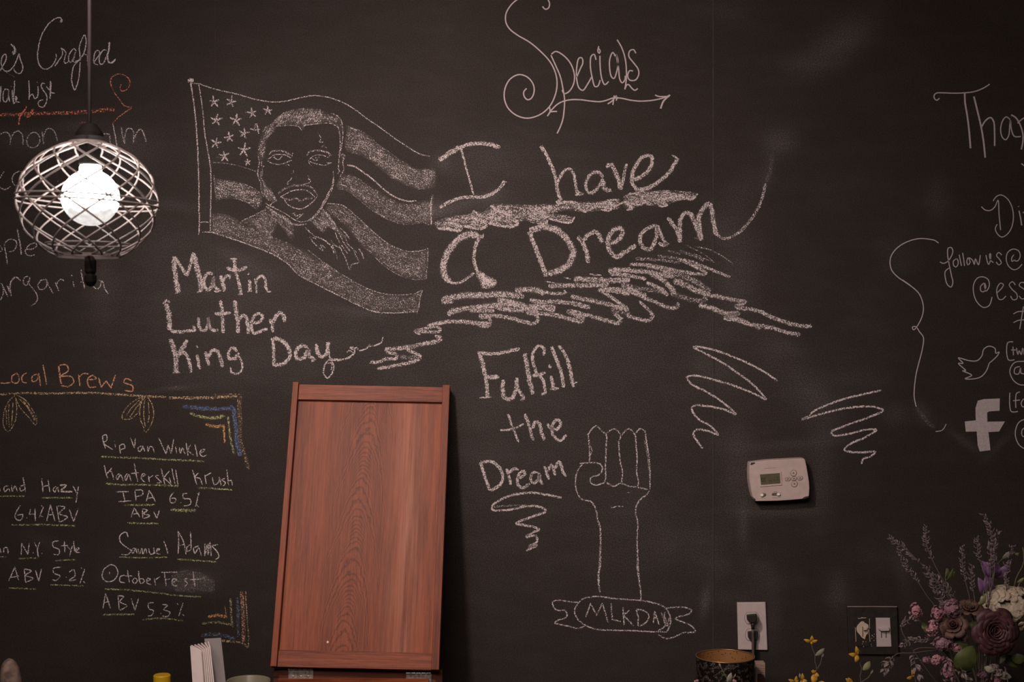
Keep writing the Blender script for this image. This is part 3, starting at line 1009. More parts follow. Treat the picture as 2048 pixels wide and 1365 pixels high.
1915,930 1885,965 1885,1020 1915,1000 1920,930 1925,1010 1965,1010 1995,950 1975,880 1900,855 1830,900 1810,990 1840,1080 1910,1130 1970,1110 2020,1055
C 1900 480 5.25
P word
355,455 320,490 325,540 355,545 375,490 360,455 375,540 410,490 400,420 350,390 290,400 250,460 245,550 280,650 350,710 410,690 440,600
495,555 540,510 560,470 530,455 495,500 490,560 515,625 550,625 585,590
685,475 655,440 620,470 650,520 700,570 700,620 660,630 635,590
790,455 777,450 740,450 725,480 777,520 800,560
725,590 750,620 790,615
P hash_mark
665,780 710,755 800,755
665,870 720,845 800,840
770,700 750,820 730,940
T painted_bird|small white outline of a bird in flight with an open beak|wall drawing
C 1740 560 3.74
890,625 870,680 830,725 770,742 710,740 760,715 690,680 715,680 660,625 695,625 660,585 740,605 800,605 835,570 850,520 890,497 935,515 940,550 965,540 950,570 890,625
T painted_lettering|bracketed white letters twi with an at-sign beside the bird outline|wall lettering
1070,465 1030,470 1035,600 1080,598
1068,500 1072,565
1055,525 1090,525
1095,510 1105,560 1115,530 1130,560 1140,510
1150,515 1152,560
1180,610 1150,610 1080,620 1045,680 1070,750 1120,785 1180,785
1120,650 1085,660 1080,700 1110,705 1125,660 1130,700 1180,700
T painted_logo|solid white block letter f low beside the cut-off bracketed text|logo
F 1 : 805,905 850,893 970,888 968,980 890,985 875,995 877,1062 1008,1060 965,1135 885,1140 900,1275 820,1285 805,1240 797,1135 715,1137 708,1060 790,1052 788,960
T painted_lettering|bracketed white letters fa with an at-sign beside the block f|wall lettering
1045,845 1055,985 1105,985
1120,840 1095,850 1090,960
1070,905 1120,900
1150,890 1130,920 1140,950 1180,940
1180,1040 1152,1045 1110,1070 1085,1150 1110,1230 1152,1262 1180,1262
1180,1110 1152,1110 1135,1130 1140,1170 1180,1175
T chalk_lettering|orange chalk heading Local Brews above the beer list|chalk writing
C 0 700 4
W orange 3 .8
P word
0,265 40,268 85,262
140,185 100,210 100,260 140,265 155,220 130,185
215,185 180,210 180,255 215,265
300,195 260,210 260,255 300,240 310,190 325,290
345,120 360,200 375,280
P word
w4 470,130 480,200 490,275
470,130 530,120 550,165 490,210 570,215 590,260 540,295 490,285
630,200 640,290
635,220 670,190 710,195
710,240 770,230 740,205 700,240 720,300 770,295
L 790,225 810,300 850,250 890,305 925,200
1055,250 1010,230 990,260 1060,290 1060,330 1000,325
T chalk_border|chalk border of the beer list with hanging leaves and coloured corner angles|chalk drawing
C 0 700 4
W tan 5 .6
P rule_line
0,358 150,348 400,350 700,345 900,355 1050,365 1330,380
w6 1350,382 1600,385 1900,372
w3 d.3 1330,315 1400,298 1550,300
w2.5 d.45 1700,358 1820,356 1950,355
w8 d.42 1925,370 1915,470 1925,580 1920,690 1940,790 1970,880 1990,960
w2.4 d.5 1900,375 1905,470 1912,580
P leaf
W tan 2.4 .6
120,365 60,430 30,520 30,610 65,655 110,600 135,500 125,380
75,430 70,520 75,620
105,420 100,520 90,610
50,480 55,600
P leaf
130,360 200,400 260,480 295,560 285,600 230,540 160,460 125,380
150,390 220,460 280,570
180,400 250,490 285,560
P leaf
W tan 2.6 .6
1140,375 1060,420 1000,480 980,550 1050,550 1110,490 1140,380
1120,400 1050,470 1010,530
1130,410 1080,480 1040,540
P leaf
1160,380 1125,440 1120,540 1150,620 1165,660 1210,600 1230,500 1210,420 1180,380
1160,400 1150,520 1165,620
1185,420 1195,520 1180,600
P blue_angle
W blue 9 .65
1465,450 1560,465 1700,475 1830,470 1870,455
1870,460 1880,560 1890,660 1900,760 1920,850
P green_angle
W green 6 .6
1520,505 1600,535 1700,545 1800,530
w5 1825,530 1835,640 1850,740 1875,835
P orange_angle
W orange2 6 .65
1645,595 1720,615 1790,605
w5 1790,600 1795,680 1800,745
C 0 960 4
P rule_line
W pink 8 .5
1935,895 1940,1000 1945,1100 1950,1200 1950,1300
W tan 3 .5
1965,890 1975,1080 1990,1280 1985,1345
w5 1760,1285 1850,1295 1940,1310 1985,1345
P blue_angle
W blue2 6 .5
1900,940 1905,1050 1905,1150 1905,1260
w8 1610,1250 1700,1235 1800,1250 1880,1275
P green_angle
W green 5 .5
1845,950 1850,1080 1862,1180
1615,1150 1740,1140 1860,1165
P orange_angle
W orange2 6 .6
1660,1100 1740,1085 1820,1105
w2.5 1800,1010 1812,1100
T chalk_lettering|white chalk entry with IPA 6.5% ABV, topmost beneath the paired chalk leaves|chalk writing
C 0 700 4
W white2 2.6 .74
P word
820,690 830,750 845,790
820,690 850,680 855,725 830,745 905,800
920,755 925,785
915,730 917,735
955,765 965,830
955,770 990,755 1000,785 965,800
P word
L 1045,705 1075,785 1085,710
1130,770 1105,790 1115,815 1140,790 1140,770 1160,815
1180,770 1185,815 1200,775 1220,780 1235,825
P word
L 1270,705 1330,835 1345,760 1370,830 1390,715
1405,775 1415,830
1435,780 1445,830 1460,785 1480,835
1490,745 1505,850
L 1525,760 1500,805 1550,845
1560,755 1580,855
1610,825 1640,800 1615,800 1600,830 1625,855 1655,840
P word
835,925 850,990 862,1030
895,945 865,985 850,995
850,990 890,975 910,1040
960,990 930,1010 940,1040 965,1000 985,1050
1020,990 1000,1020 1010,1045 1030,1000 1050,1050
1075,910 1090,1000 1105,1060
1050,990 1110,985
1130,1020 1165,1000 1145,990 1130,1030 1160,1060
1190,1010 1195,1060
1195,1025 1225,1005
1270,1005 1245,1010 1270,1040 1290,1060 1255,1065
1290,950 1320,1080
L 1355,970 1310,1025 1370,1080
1355,1020 1370,1075
1375,950 1400,1075
1405,955 1425,1080
P word
1540,960 1575,1080
1590,985 1560,1020 1600,1030 1620,1080
1640,1000 1650,1075
1645,1010 1690,985
1700,1020 1715,1080 1750,1060 1755,1020 1770,1085
1800,1030 1775,1040 1805,1065 1785,1090
1815,960 1830,1085
1830,1050 1850,1045 1860,1085
P word
930,1138 1030,1135
985,1138 1000,1210
950,1215 1050,1210
1080,1130 1090,1210
1080,1125 1140,1125 1140,1160 1090,1175
L 1170,1215 1195,1125 1245,1215
1180,1190 1235,1180
P word
1390,1140 1360,1190 1370,1225 1400,1220 1405,1190 1370,1190
1445,1220 1449,1226
1500,1150 1465,1155 1470,1190 1520,1195 1525,1235 1470,1250
1595,1140 1565,1255
1578,1150 1586,1156
1575,1240 1590,1260
P word
L 1050,1340 1075,1265 1120,1340
1055,1315 1110,1310
1140,1275 1145,1350
1140,1275 1180,1285 1150,1310 1200,1330 1145,1350
L 1230,1295 1255,1350 1275,1285
W green 4.2 .58
P underline
810,855 950,862 1150,868 1350,880 1640,892
P underline
850,1070 950,1080 1150,1080 1430,1090
P underline
1580,1105 1700,1110 1860,1122
P underline
990,1242 1120,1242 1240,1242
P underline
w6 1365,1280 1460,1285 1570,1285
C 0 960 4
P underline
1020,345 1140,350 1270,350
T chalk_lettering|white chalk entry and Hazy with 6.4% ABV, underlined in green|chalk writing
C 0 700 4
W white2 2.6 .74
P word
0,1110 5,1135
70,1090 35,1100 40,1135 70,1110 80,1135
95,1085 100,1135 120,1090 140,1135
205,1080 165,1095 165,1130 195,1120
185,1020 205,1135
P word
335,1030 345,1140
385,1040 400,1140
345,1095 395,1085
450,1095 425,1115 440,1140 460,1100 470,1140
w4 480,1085 530,1085 490,1130 580,1135
585,1090 615,1150
628,1095 620,1150 608,1225
P word
C 0 960 4
165,205 130,260 125,310 165,325 185,280 140,285
213,303 218,308
L 245,235 235,275 285,275
280,230 285,330
350,215 315,300
330,205 340,215
320,290 345,295
L 375,330 405,200 440,330
385,285 430,275
455,210 475,340
455,210 520,220 475,270 540,300 480,340
L 555,235 590,335 628,230
W green 3.8 .56
C 0 700 4
P underline
w3 0,1172 100,1172 200,1172
P underline
335,1185 450,1185 580,1185
C 0 960 4
P underline
95,362 350,360 605,370
T chalk_lettering|white chalk entry N.Y. Style with ABV 5.2%, underlined in green|chalk writing
C 0 960 4
W white2 2.6 .74
P word
0,545 10,590
30,590 35,545 60,545 65,590
P word
L 170,605 175,510 225,600 235,505
264,583 269,588
275,500 300,555
320,500 300,555 310,620
334,588 338,593
P word
470,490 425,500 425,535 475,560 470,600 430,595
515,490 520,580
490,530 545,525
540,535 565,565
580,530 555,615
590,490 600,580
610,570 635,550 615,545 610,580 640,580
P word
L 70,810 120,700 150,805
80,785 155,770
195,715 205,820
195,715 250,730 205,765 265,790 205,822
L 285,725 310,810 335,710
P word
490,700 430,710 430,745 480,770 450,805 420,800
529,778 534,783
555,740 590,720 600,770 555,805 610,800
680,715 640,830
648,703 656,711
668,813 681,826
W green 3.2 .54
P underline
0,618 25,617 50,618
P underline
150,632 230,628 310,628
P underline
440,648 520,642 612,642
P underline
70,868 180,870 290,875
P underline
400,840 530,845 670,850
T chalk_lettering|white chalk entry with a half-smeared word and ABV 5.3%, lowest of the list|chalk writing
C 0 960 4
W white2 2.6 .72
P word
1025,460 1010,420 965,440 960,490 1010,540 1050,570 1020,600 970,595
1080,545 1055,560 1065,590 1085,550 1095,590
1105,550 1115,595 1135,550 1145,595 1165,550 1175,595
1190,550 1205,595 1230,590 1230,545 1240,595
1255,575 1280,555 1260,555 1255,590 1285,595
1310,490 1330,540 1345,595
P word
1425,410 1430,500 1425,595
1425,410 1470,500 1490,600
1430,530 1480,515
1525,415 1530,560
1525,520 1495,540 1500,575 1525,560
1590,530 1550,550 1560,590 1590,545 1610,610
1640,510 1640,610 1660,520 1665,600 1680,500 1690,610
1745,520 1700,530 1740,580 1750,620 1720,640
P word
880,680 830,720 820,780 850,815 910,805 945,745 920,690 880,680
w2 875,735 877,755
1000,765 965,775 960,815 1000,825
1020,720 1035,825
1000,770 1060,770
1080,785 1060,810 1080,830 1100,805 1080,785
1110,730 1125,830 1155,815 1140,790 1115,800
1175,815 1205,795 1180,790 1175,825 1210,840
1235,790 1245,845
1240,805 1280,775
1285,742 1350,741 1420,740
1315,745 1330,850
1320,800 1360,795
1380,825 1415,800 1385,795 1380,840 1420,850
1500,790 1475,800 1500,830 1480,855
1545,735 1560,855
1520,800 1610,795
P word
L 825,1030 845,910 885,1030
835,985 875,975
945,930 955,1040
945,930 990,935 960,975 1015,1010 960,1045
L 1050,950 1080,1045 1110,950
P word
1230,985 1190,990 1190,1030 1230,1050 1215,1085 1185,1090
1285,1068 1290,1073
1300,1000 1340,1005 1310,1040 1360,1060 1340,1095 1300,1090
1465,985 1430,1095
1417,988 1426,1000
1458,1073 1473,1090
W green 3.8 .56
P underline
w3 955,618 1130,625 1340,620
P underline
1420,635 1550,645 1735,658
P underline
840,875 1050,885 1250,905 1450,930 1610,937
P underline
820,1080 950,1078 1080,1078
P underline
1140,1120 1300,1110 1465,1130
P smear
W dusty 8 .4
1385,755 1500,738 1600,760 1680,795
1370,780 1500,765 1620,785 1715,820
1375,805 1500,795 1640,812 1722,850
1380,830 1500,825 1640,845 1715,885
1390,855 1500,855 1620,875 1700,895
1400,880 1480,882 1560,890
'''
layer = [0]


def smooth_path(pts, step, sharp=False):
    if len(pts) < 3 or sharp:
        q = []
        for a, b_ in zip(pts, pts[1:]):
            n = max(1, int((Vector(b_) - Vector(a)).length / step))
            q += [(a[0] + (b_[0] - a[0]) * i / n, a[1] + (b_[1] - a[1]) * i / n) for i in range(n)]
        return q + [pts[-1]]
    q = []
    P = [pts[0]] + list(pts) + [pts[-1]]
    for i in range(1, len(P) - 2):
        p0, p1, p2, p3 = P[i - 1], P[i], P[i + 1], P[i + 2]
        n = max(2, int(math.hypot(p2[0] - p1[0], p2[1] - p1[1]) / step))
        # centripetal spacing keeps sharp turns from looping
        def tj(a, b_):
            return max(1e-4, math.hypot(b_[0] - a[0], b_[1] - a[1]) ** 0.5)
        t0 = 0; t1 = t0 + tj(p0, p1); t2 = t1 + tj(p1, p2); t3 = t2 + tj(p2, p3)
        for k in range(n):
            t = t1 + (t2 - t1) * k / n
            o = []
            for c in (0, 1):
                A1 = (t1 - t) / (t1 - t0) * p0[c] + (t - t0) / (t1 - t0) * p1[c]
                A2 = (t2 - t) / (t2 - t1) * p1[c] + (t - t1) / (t2 - t1) * p2[c]
                A3 = (t3 - t) / (t3 - t2) * p2[c] + (t - t2) / (t3 - t2) * p3[c]
                B1 = (t2 - t) / (t2 - t0) * A1 + (t - t0) / (t2 - t0) * A2
                B2 = (t3 - t) / (t3 - t1) * A2 + (t - t1) / (t3 - t1) * A3
                o.append((t2 - t) / (t2 - t1) * B1 + (t - t1) / (t2 - t1) * B2)
            q.append(tuple(o))
    return q + [pts[-1]]


class Chalk:
    """Marks of one part: flat ribbons and patches lying on the wall, with a density at every point."""

    def __init__(s):
        s.v, s.f, s.d, s.mi, s.mats = [], [], [], [], []

    def slot(s, m):
        if m not in s.mats:
            s.mats.append(m)
        return s.mats.index(m)

    def lift(s):
        layer[0] += 1
        return 0.00035 + 3e-7 * layer[0]

    def ribbon(s, pts, w, dens, m, sharp=False, wob=0.06):
        solid = m.name.endswith('marker')
        step = 2.2 if w < 5 else 3.0
        q = smooth_path(pts, step, sharp)
        q2 = [q[0]]
        for p in q[1:]:
            if math.hypot(p[0] - q2[-1][0], p[1] - q2[-1][1]) > 0.5:
                q2.append(p)
        if len(q2) < 2:
            q2.append((q2[0][0] + 1.5, q2[0][1] + 1.0))
        q = q2
        y = s.lift()
        k = s.slot(m)
        n = len(q)
        base = len(s.v)
        ww = w
        for i, p in enumerate(q):
            a, b_ = q[max(i - 1, 0)], q[min(i + 1, n - 1)]
            tx, ty = b_[0] - a[0], b_[1] - a[1]
            l = math.hypot(tx, ty) or 1
            nx, ny = -ty / l, tx / l
            if not solid:
                ww += (w * rnd.uniform(0.78, 1.2) - ww) * 0.35
            end = 1.0 if solid else min(1.0, 0.55 + 0.45 * min(i, n - 1 - i) / 2.0)
            h = ww * 0.5 * end * (1.0 if solid else 1.12 if w < 6 else 1.3)
            o = 0 if solid else rnd.gauss(0, wob) * w
            for e, de in ((-1, 0.2), (-0.55, 1.0), (0.55, 1.0), (1, 0.2)):
                v = at(p[0] + nx * (h * e + o), p[1] + ny * (h * e + o))
                s.v.append((v.x, -y, v.z))
                s.d.append(dens * de)
        for i in range(n - 1):
            for e in range(3):
                a = base + i * 4 + e
                s.f.append((a, a + 1, a + 5, a + 4))
                s.mi.append(k)

    def patch(s, pts, dens, m, ang=None, n=0):
        solid = m.name.endswith('marker')
        y = s.lift()
        k = s.slot(m)
        q = smooth_path(list(pts) + [pts[0]], 6.0, sharp=solid)[:-1]
        xs, ys = [p[0] for p in q], [p[1] for p in q]
        x0, x1, y0, y1 = min(xs), max(xs), min(ys), max(ys)

        def inside(x, y_):
            r = False
            j = len(q) - 1
            for i in range(len(q)):
                if (q[i][1] > y_) != (q[j][1] > y_) and x < (q[j][0] - q[i][0]) * (y_ - q[i][1]) / (q[j][1] - q[i][1]) + q[i][0]:
                    r = not r
                j = i
            return r
        co = [Vector(p) for p in q]
        g = 9.0
        ny = 0 if solid else int((y1 - y0) / g) + 1
        for jj in range(ny):
            for ii in range(int((x1 - x0) / g) + 1):
                p = (x0 + g * ii + rnd.uniform(-3, 3), y0 + g * jj + rnd.uniform(-3, 3))
                if inside(*p) and min((Vector(p) - e).length for e in co[:len(q)]) > 3.5:
                    co.append(Vector(p))
        vs, es, fs, _a, _b, _c = delaunay_2d_cdt(co, [(i, (i + 1) % len(q)) for i in range(len(q))], [], 1, 1e-4)
        base = len(s.v)
        for p in vs:
            w_ = at(p.x, p.y)
            s.v.append((w_.x, -y, w_.z))
            e = min((p - c).length for c in co[:len(q)])
            s.d.append(dens if solid else dens * min(1.0, 0.55 + 0.11 * e) * rnd.uniform(0.86, 1.14))
        for f in fs:
            a, b_, c = (vs[k_] for k_ in f[:3])
            f = list(f)
            if (b_ - a).cross(c - a) > 0:
                f.reverse()
            s.f.append(tuple(base + v for v in f))
            s.mi.append(k)
        if n:
            c = 0
            for _ in range(n * 12):
                x, y_ = rnd.uniform(x0, x1), rnd.uniform(y0, y1)
                a = math.radians(ang + rnd.uniform(-9, 9))
                L = rnd.uniform(7, 20)
                e = [(x + math.cos(a) * L * t, y_ + math.sin(a) * L * t) for t in (-.5, 0, .5)]
                if all(inside(*p) for p in e):
                    s.ribbon(e, rnd.uniform(1.6, 3.0), dens * rnd.uniform(0.8, 1.35), m)
                    c += 1
                    if c >= n:
                        break

    def build(s, name, parent=None):
        org = wloc(parent) if parent is not None else Vector((0, 0, 0))
        if parent is None:
            org = Vector((sum(v[0] for v in s.v) / len(s.v), -0.0003, min(v[2] for v in s.v)))
        me = bpy.data.meshes.new(name)
        me.from_pydata([(v[0] - org.x, v[1] - org.y, v[2] - org.z) for v in s.v], [], s.f)
        me.attributes.new('dens', 'FLOAT', 'POINT').data.foreach_set('value', s.d)
        for m_ in s.mats:
            me.materials.append(m_)
        me.polygons.foreach_set('material_index', s.mi)
        me.update()
        o = bpy.data.objects.new(name, me)
        COL.objects.link(o)
        o.location = org if parent is None else (0, 0, 0)
        o.parent = parent
        return o


def read_chalk(txt):
    things, T, cur = [], None, None
    ox = oy = 0.0
    sc = 4.0
    m_, w, d = CH['white'], 3.0, 0.6
    for ln in txt.strip().splitlines():
        ln = ln.strip()
        if not ln:
            continue
        h, _, rest = ln.partition(' ')
        if h == 'T':
            nm, lb, ct = rest.split('|')
            T = {'name': nm, 'label': lb, 'cat': ct, 'own': Chalk(), 'parts': []}
            things.append(T)
            cur = T['own']
        elif h == 'P':
            cur = Chalk()
            T['parts'].append((rest, cur, []))
        elif h == 'Q':
            cur = Chalk()
            T['parts'][-1][2].append((rest, cur))
        elif h == 'C':
            ox, oy, sc = (float(v) for v in rest.split())
        elif h == 'W':
            a = rest.split()
            m_, w, d = CH[a[0]], float(a[1]), float(a[2])
        elif h == 'F':
            a, _, p = rest.partition(':')
            a = [float(v) for v in a.split()]
            pts = [tuple(float(c) for c in t.split(',')) for t in p.split()]
            cur.patch([(ox + x / sc, oy + y / sc) for x, y in pts], a[0], m_, *(a[1:2] + [int(a[2])] if len(a) > 2 else []))
        elif h == '*':
            c, r = rest.split()
            cx, cy = (float(v) for v in c.split(','))
            cx, cy, r = ox + cx / sc, oy + cy / sc, float(r) / sc
            a0 = rnd.uniform(-0.25, 0.25)
            for k in range(5):
                a = -math.pi / 2 + a0 + k * 2 * math.pi / 5 + rnd.uniform(-.15, .15)
                rr = r * rnd.uniform(0.85, 1.15)
                cur.ribbon([(cx + rnd.uniform(-1, 1), cy + rnd.uniform(-1, 1)), (cx + rr * math.cos(a), cy + rr * math.sin(a))], 4.2, 0.66, m_)
            for k in range(2):
                cur.ribbon([(cx + rnd.uniform(-3, 3), cy + rnd.uniform(-3, 3)), (cx + rnd.uniform(-3, 3), cy + rnd.uniform(-3, 3))], 3.5, 0.55, m_)
        else:
            ww, dd, sh, pts = w, d, False, []
            for t in ln.split():
                if ',' in t:
                    x, y_ = t.split(',')
                    pts.append((ox + float(x) / sc, oy + float(y_) / sc))
                elif t[0] == 'w':
                    ww = float(t[1:])
                elif t[0] == 'd':
                    dd = float(t[1:])
                elif t == 'L':
                    sh = True
            cur.ribbon(pts, ww, dd, m_, sh)
    for T in things:
        if not T['parts']:
            o = T['own'].build(T['name'])
            tag(o, T['label'], T['cat'])
            continue
        allv = [v for _, c, subs in T['parts'] for cc in [c] + [s_[1] for s_ in subs] for v in cc.v]
        root = thing(T['name'], T['label'], T['cat'], (sum(v[0] for v in allv) / len(allv), -0.0003, min(v[2] for v in allv)))
        for nm, c, subs in T['parts']:
            if c.v:
                p = c.build(nm, root)
            else:
                p = bpy.data.objects.new(nm, None)
                COL.objects.link(p)
                p.parent = root
            for sn, sc_ in subs:
                sc_.build(sn, p)


read_chalk(CHALK)

# ------------------------------------------------------------ wooden case with its lid leaning on the wall
def wood_mat(name, cathedral, dark=(0.078, 0.016, 0.0065), light=(0.235, 0.054, 0.0185), along=2, offset=0.0):
    """Oiled mahogany: pores and bands along the grain, nested arches up the middle of the big panel."""
    m = bpy.data.materials.new(name)
    m.use_nodes = True
    nt = m.node_tree
    b = nt.nodes['Principled BSDF']
    b.inputs['Roughness'].default_value = 0.46
    b.inputs['Specular IOR Level'].default_value = 0.16
    tc = nt.nodes.new('ShaderNodeTexCoord').outputs['Object']
    sx = nt.nodes.new('ShaderNodeSeparateXYZ')
    nt.links.new(tc, sx.inputs[0])
    u, v = (sx.outputs[0], sx.outputs[2]) if along == 2 else (sx.outputs[2], sx.outputs[0])
    mp = nt.nodes.new('ShaderNodeMapping')
    mp.inputs['Scale'].default_value = (1, 1, 0.035) if along == 2 else (0.035, 1, 1)
    mp.inputs['Location'].default_value = (offset, 0, offset)
    nt.links.new(tc, mp.inputs['Vector'])
    pore = noise(nt, mp.outputs[0], 420.0, 4.0, 0.75)
    band = noise(nt, mp.outputs[0], 38.0, 3.0, 0.6)
    warp = noise(nt, tc, 9.0, 2.0)
    fine = noise(nt, tc, 500.0, 2.0)
    if cathedral:
        # arches: contours of  height + k * |distance from the drifting heart line|
        ctr = math_node(nt, 'MULTIPLY_ADD', v, 0.055, -0.035)
        du = math_node(nt, 'ADD', math_node(nt, 'SUBTRACT', u, ctr), math_node(nt, 'MULTIPLY_ADD', warp, 0.02, -0.01))
        ab = math_node(nt, 'ABSOLUTE', du)
        sq = math_node(nt, 'MULTIPLY', math_node(nt, 'POWER', math_node(nt, 'MULTIPLY', ab, 25.0), 1.9), 0.085)
        # quicker rings come in clusters
        vv = math_node(nt, 'ADD', v, math_node(nt, 'MULTIPLY', math_node(nt, 'SINE', math_node(nt, 'MULTIPLY', math_node(nt, 'ADD', v, sq), 40.0)), 0.014))
        ph = math_node(nt, 'ADD', math_node(nt, 'ADD', vv, sq), math_node(nt, 'MULTIPLY', noise(nt, tc, 55.0, 3.0, 0.6), 0.026))
        w = math_node(nt, 'SINE', math_node(nt, 'MULTIPLY', ph, 430.0))
        ring = math_node(nt, 'POWER', math_node(nt, 'MULTIPLY_ADD', w, 0.5, 0.5), 3.2)
        near = math_node(nt, 'SUBTRACT', 1.0, math_node(nt, 'MULTIPLY', math_node(nt, 'SUBTRACT', ab, 0.05), 32.0, clamp=True), clamp=True)
        ringd = math_node(nt, 'MULTIPLY', math_node(nt, 'MULTIPLY', ring, near), 0.55)
        stripe = math_node(nt, 'MULTIPLY', math_node(nt, 'MULTIPLY', math_node(nt, 'SUBTRACT', band, 0.47), 2.4), math_node(nt, 'SUBTRACT', 1.0, math_node(nt, 'MULTIPLY', near, 0.8)))
        t = math_node(nt, 'ADD', math_node(nt, 'SUBTRACT', 0.62, ringd), stripe)
    else:
        t = math_node(nt, 'ADD', 0.5, math_node(nt, 'MULTIPLY', math_node(nt, 'SUBTRACT', band, 0.48), 2.2))
    t = math_node(nt, 'ADD', t, math_node(nt, 'MULTIPLY', math_node(nt, 'SUBTRACT', pore, 0.5), 2.2))
    t = math_node(nt, 'ADD', t, math_node(nt, 'MULTIPLY', math_node(nt, 'SUBTRACT', fine, 0.5), 0.35), clamp=True)
    r = nt.nodes.new('ShaderNodeValToRGB')
    r.color_ramp.elements[0].color = (*dark, 1)
    r.color_ramp.elements[1].color = (*light, 1)
    nt.links.new(t, r.inputs[0])
    if cathedral:
        # a scuffed pale streak down one side
        g = math_node(nt, 'MULTIPLY', math_node(nt, 'SUBTRACT', u, 0.095), 30.0)
        g = math_node(nt, 'POWER', 2.718, math_node(nt, 'MULTIPLY', math_node(nt, 'MULTIPLY', g, g), -1.0))
        g = math_node(nt, 'MULTIPLY', g, math_node(nt, 'MULTIPLY', math_node(nt, 'SUBTRACT', noise(nt, mp.outputs[0], 120.0, 3.0, 0.7), 0.36), 1.5, clamp=True))
        mx = nt.nodes.new('ShaderNodeMix')
        mx.data_type = 'RGBA'
        mx.inputs['B'].default_value = (0.36, 0.17, 0.11, 1)
        nt.links.new(g, mx.inputs['Factor'])
        nt.links.new(r.outputs[0], mx.inputs['A'])
        nt.links.new(mx.outputs['Result'], b.inputs['Base Color'])
    else:
        nt.links.new(r.outputs[0], b.inputs['Base Color'])
    return m


M_PANEL = wood_mat('mahogany_panel', True)
M_RAIL = wood_mat('mahogany_rail', False, along=0, offset=3.1, light=(0.26, 0.066, 0.026))
M_STILE = wood_mat('mahogany_stile', False, along=2, offset=1.7)
M_CASE = wood_mat('dark_case_wood', False, along=0, offset=5.0, dark=(0.05, 0.018, 0.012), light=(0.12, 0.045, 0.028))
M_STEEL = mat('worn_steel', (0.42, 0.38, 0.35), 0.45, 0.8, var=0.5, scale=160)
M_PUTTY = mat('pale_plug', (0.62, 0.45, 0.36), 0.6)

bot = at(709, 1337, 0.265)
top = at(742.5, 769.5, 0.043)
up = (top - bot)
LID = up.length
right = Vector((1, 0, 0))
nrm = right.cross(up).normalized()            # points away from the wall when y is negative
if nrm.y > 0:
    nrm = -nrm
right = up.normalized().cross(nrm).normalized()
if right.x < 0:
    right = -right
ml = Matrix.Identity(4)
for i in range(3):
    ml[i][0], ml[i][1], ml[i][2] = right[i], -nrm[i], up.normalized()[i]
box_loc = Vector((bot.x, -0.38, CT))
case = thing('wooden_case', 'reddish brown wooden case whose open panelled lid leans on the chalkboard wall', 'case', box_loc)
ml.translation = bot - box_loc
HW = 0.1847
lid_panel = MB().box((-HW + 0.013, 0.018, 0.034), (HW - 0.013, 0.030, LID - 0.034)).build('lid', M_PANEL, None)
lid_panel.parent = case
lid_panel.matrix_local = ml


def lid_part(mb, name, m_, bevel=0.0008):
    o = mb.build(name, m_, None, bevel=bevel)
    o.parent = lid_panel
    return o


lid_part(MB().box((-HW, 0.0, 0.0), (-HW + 0.0135, 0.042, LID + 0.003)), 'stile', M_STILE)
lid_part(MB().box((HW - 0.0165, 0.0, 0.0), (HW, 0.042, LID + 0.003)), 'stile', M_STILE)
lid_part(MB().box((-HW + 0.0137, 0.009, 0.0), (HW - 0.0167, 0.040, 0.037)), 'rail', M_RAIL)
lid_part(MB().box((-HW + 0.0137, 0.009, LID - 0.0375), (HW - 0.0167, 0.040, LID)), 'rail', M_RAIL)
q = MB().lathe([(0.0, 0.0), (0.0026, 0.0005), (0.0026, 0.002)], (-0.065, 0.0175, 0.057), 12, tilt=Matrix.Rotation(math.radians(-90), 3, 'X'))
lid_part(q, 'plug', M_PUTTY, 0)
# the case below the lid, open at the top
cx0, cx1 = bot.x - HW + 0.002, bot.x + HW + 0.006
cy0, cy1, ct = -0.50, -0.232, bot.z - 0.012
body = MB()
body.box((cx0, cy1 - 0.004, CT), (cx1, cy1 + 0.014, ct))
body.box((cx0, cy0, CT), (cx1, cy0 + 0.016, ct - 0.05))
body.box((cx0, cy0 + 0.016, CT), (cx0 + 0.014, cy1 - 0.004, ct - 0.05))
body.box((cx1 - 0.014, cy0 + 0.016, CT), (cx1, cy1 - 0.004, ct - 0.05))
body.box((cx0 + 0.014, cy0 + 0.016, CT), (cx1 - 0.014, cy1 - 0.004, CT + 0.012))
body.build('case_body', M_CASE, case, bevel=0.001)
MB().box((cx0 + 0.012, cy1 - 0.012, ct - 0.05), (cx1 - 0.03, cy1 - 0.004, ct - 0.017)).build('lining_strip', M_RAIL, case)
for px0, px1, py0 in ((576, 626, 1338), (812, 863, 1346)):
    a, c = at(px0, py0, 0.243), at(px1, py0 + 26, 0.243)
    h = MB().box((a.x, -0.2385, c.z), (c.x, -0.2365, a.z - 0.004)).build('hinge', M_STEEL, case, bevel=0.0004)
    k = MB()
    n_ = 5
    for i in range(n_):
        x0 = a.x + (c.x - a.x) * i / n_
        x1 = a.x + (c.x - a.x) * (i + 0.86) / n_
        k.tube([(x0, -0.2395, a.z - 0.002), (x1, -0.2395, a.z - 0.002)], 0.0024, 10)
    k.build('hinge_knuckle', M_STEEL, h, smooth=False)
    s_ = MB()
    for i in (0.2, 0.5, 0.8):
        s_.lathe([(0.0, 0.0012), (0.0022, 0.0006), (0.0024, 0.0)], (a.x + (c.x - a.x) * i, -0.2386, (a.z + c.z) / 2 - 0.004), 10, tilt=Matrix.Rotation(math.radians(90), 3, 'X'))
    s_.build('screw', M_STEEL, h)

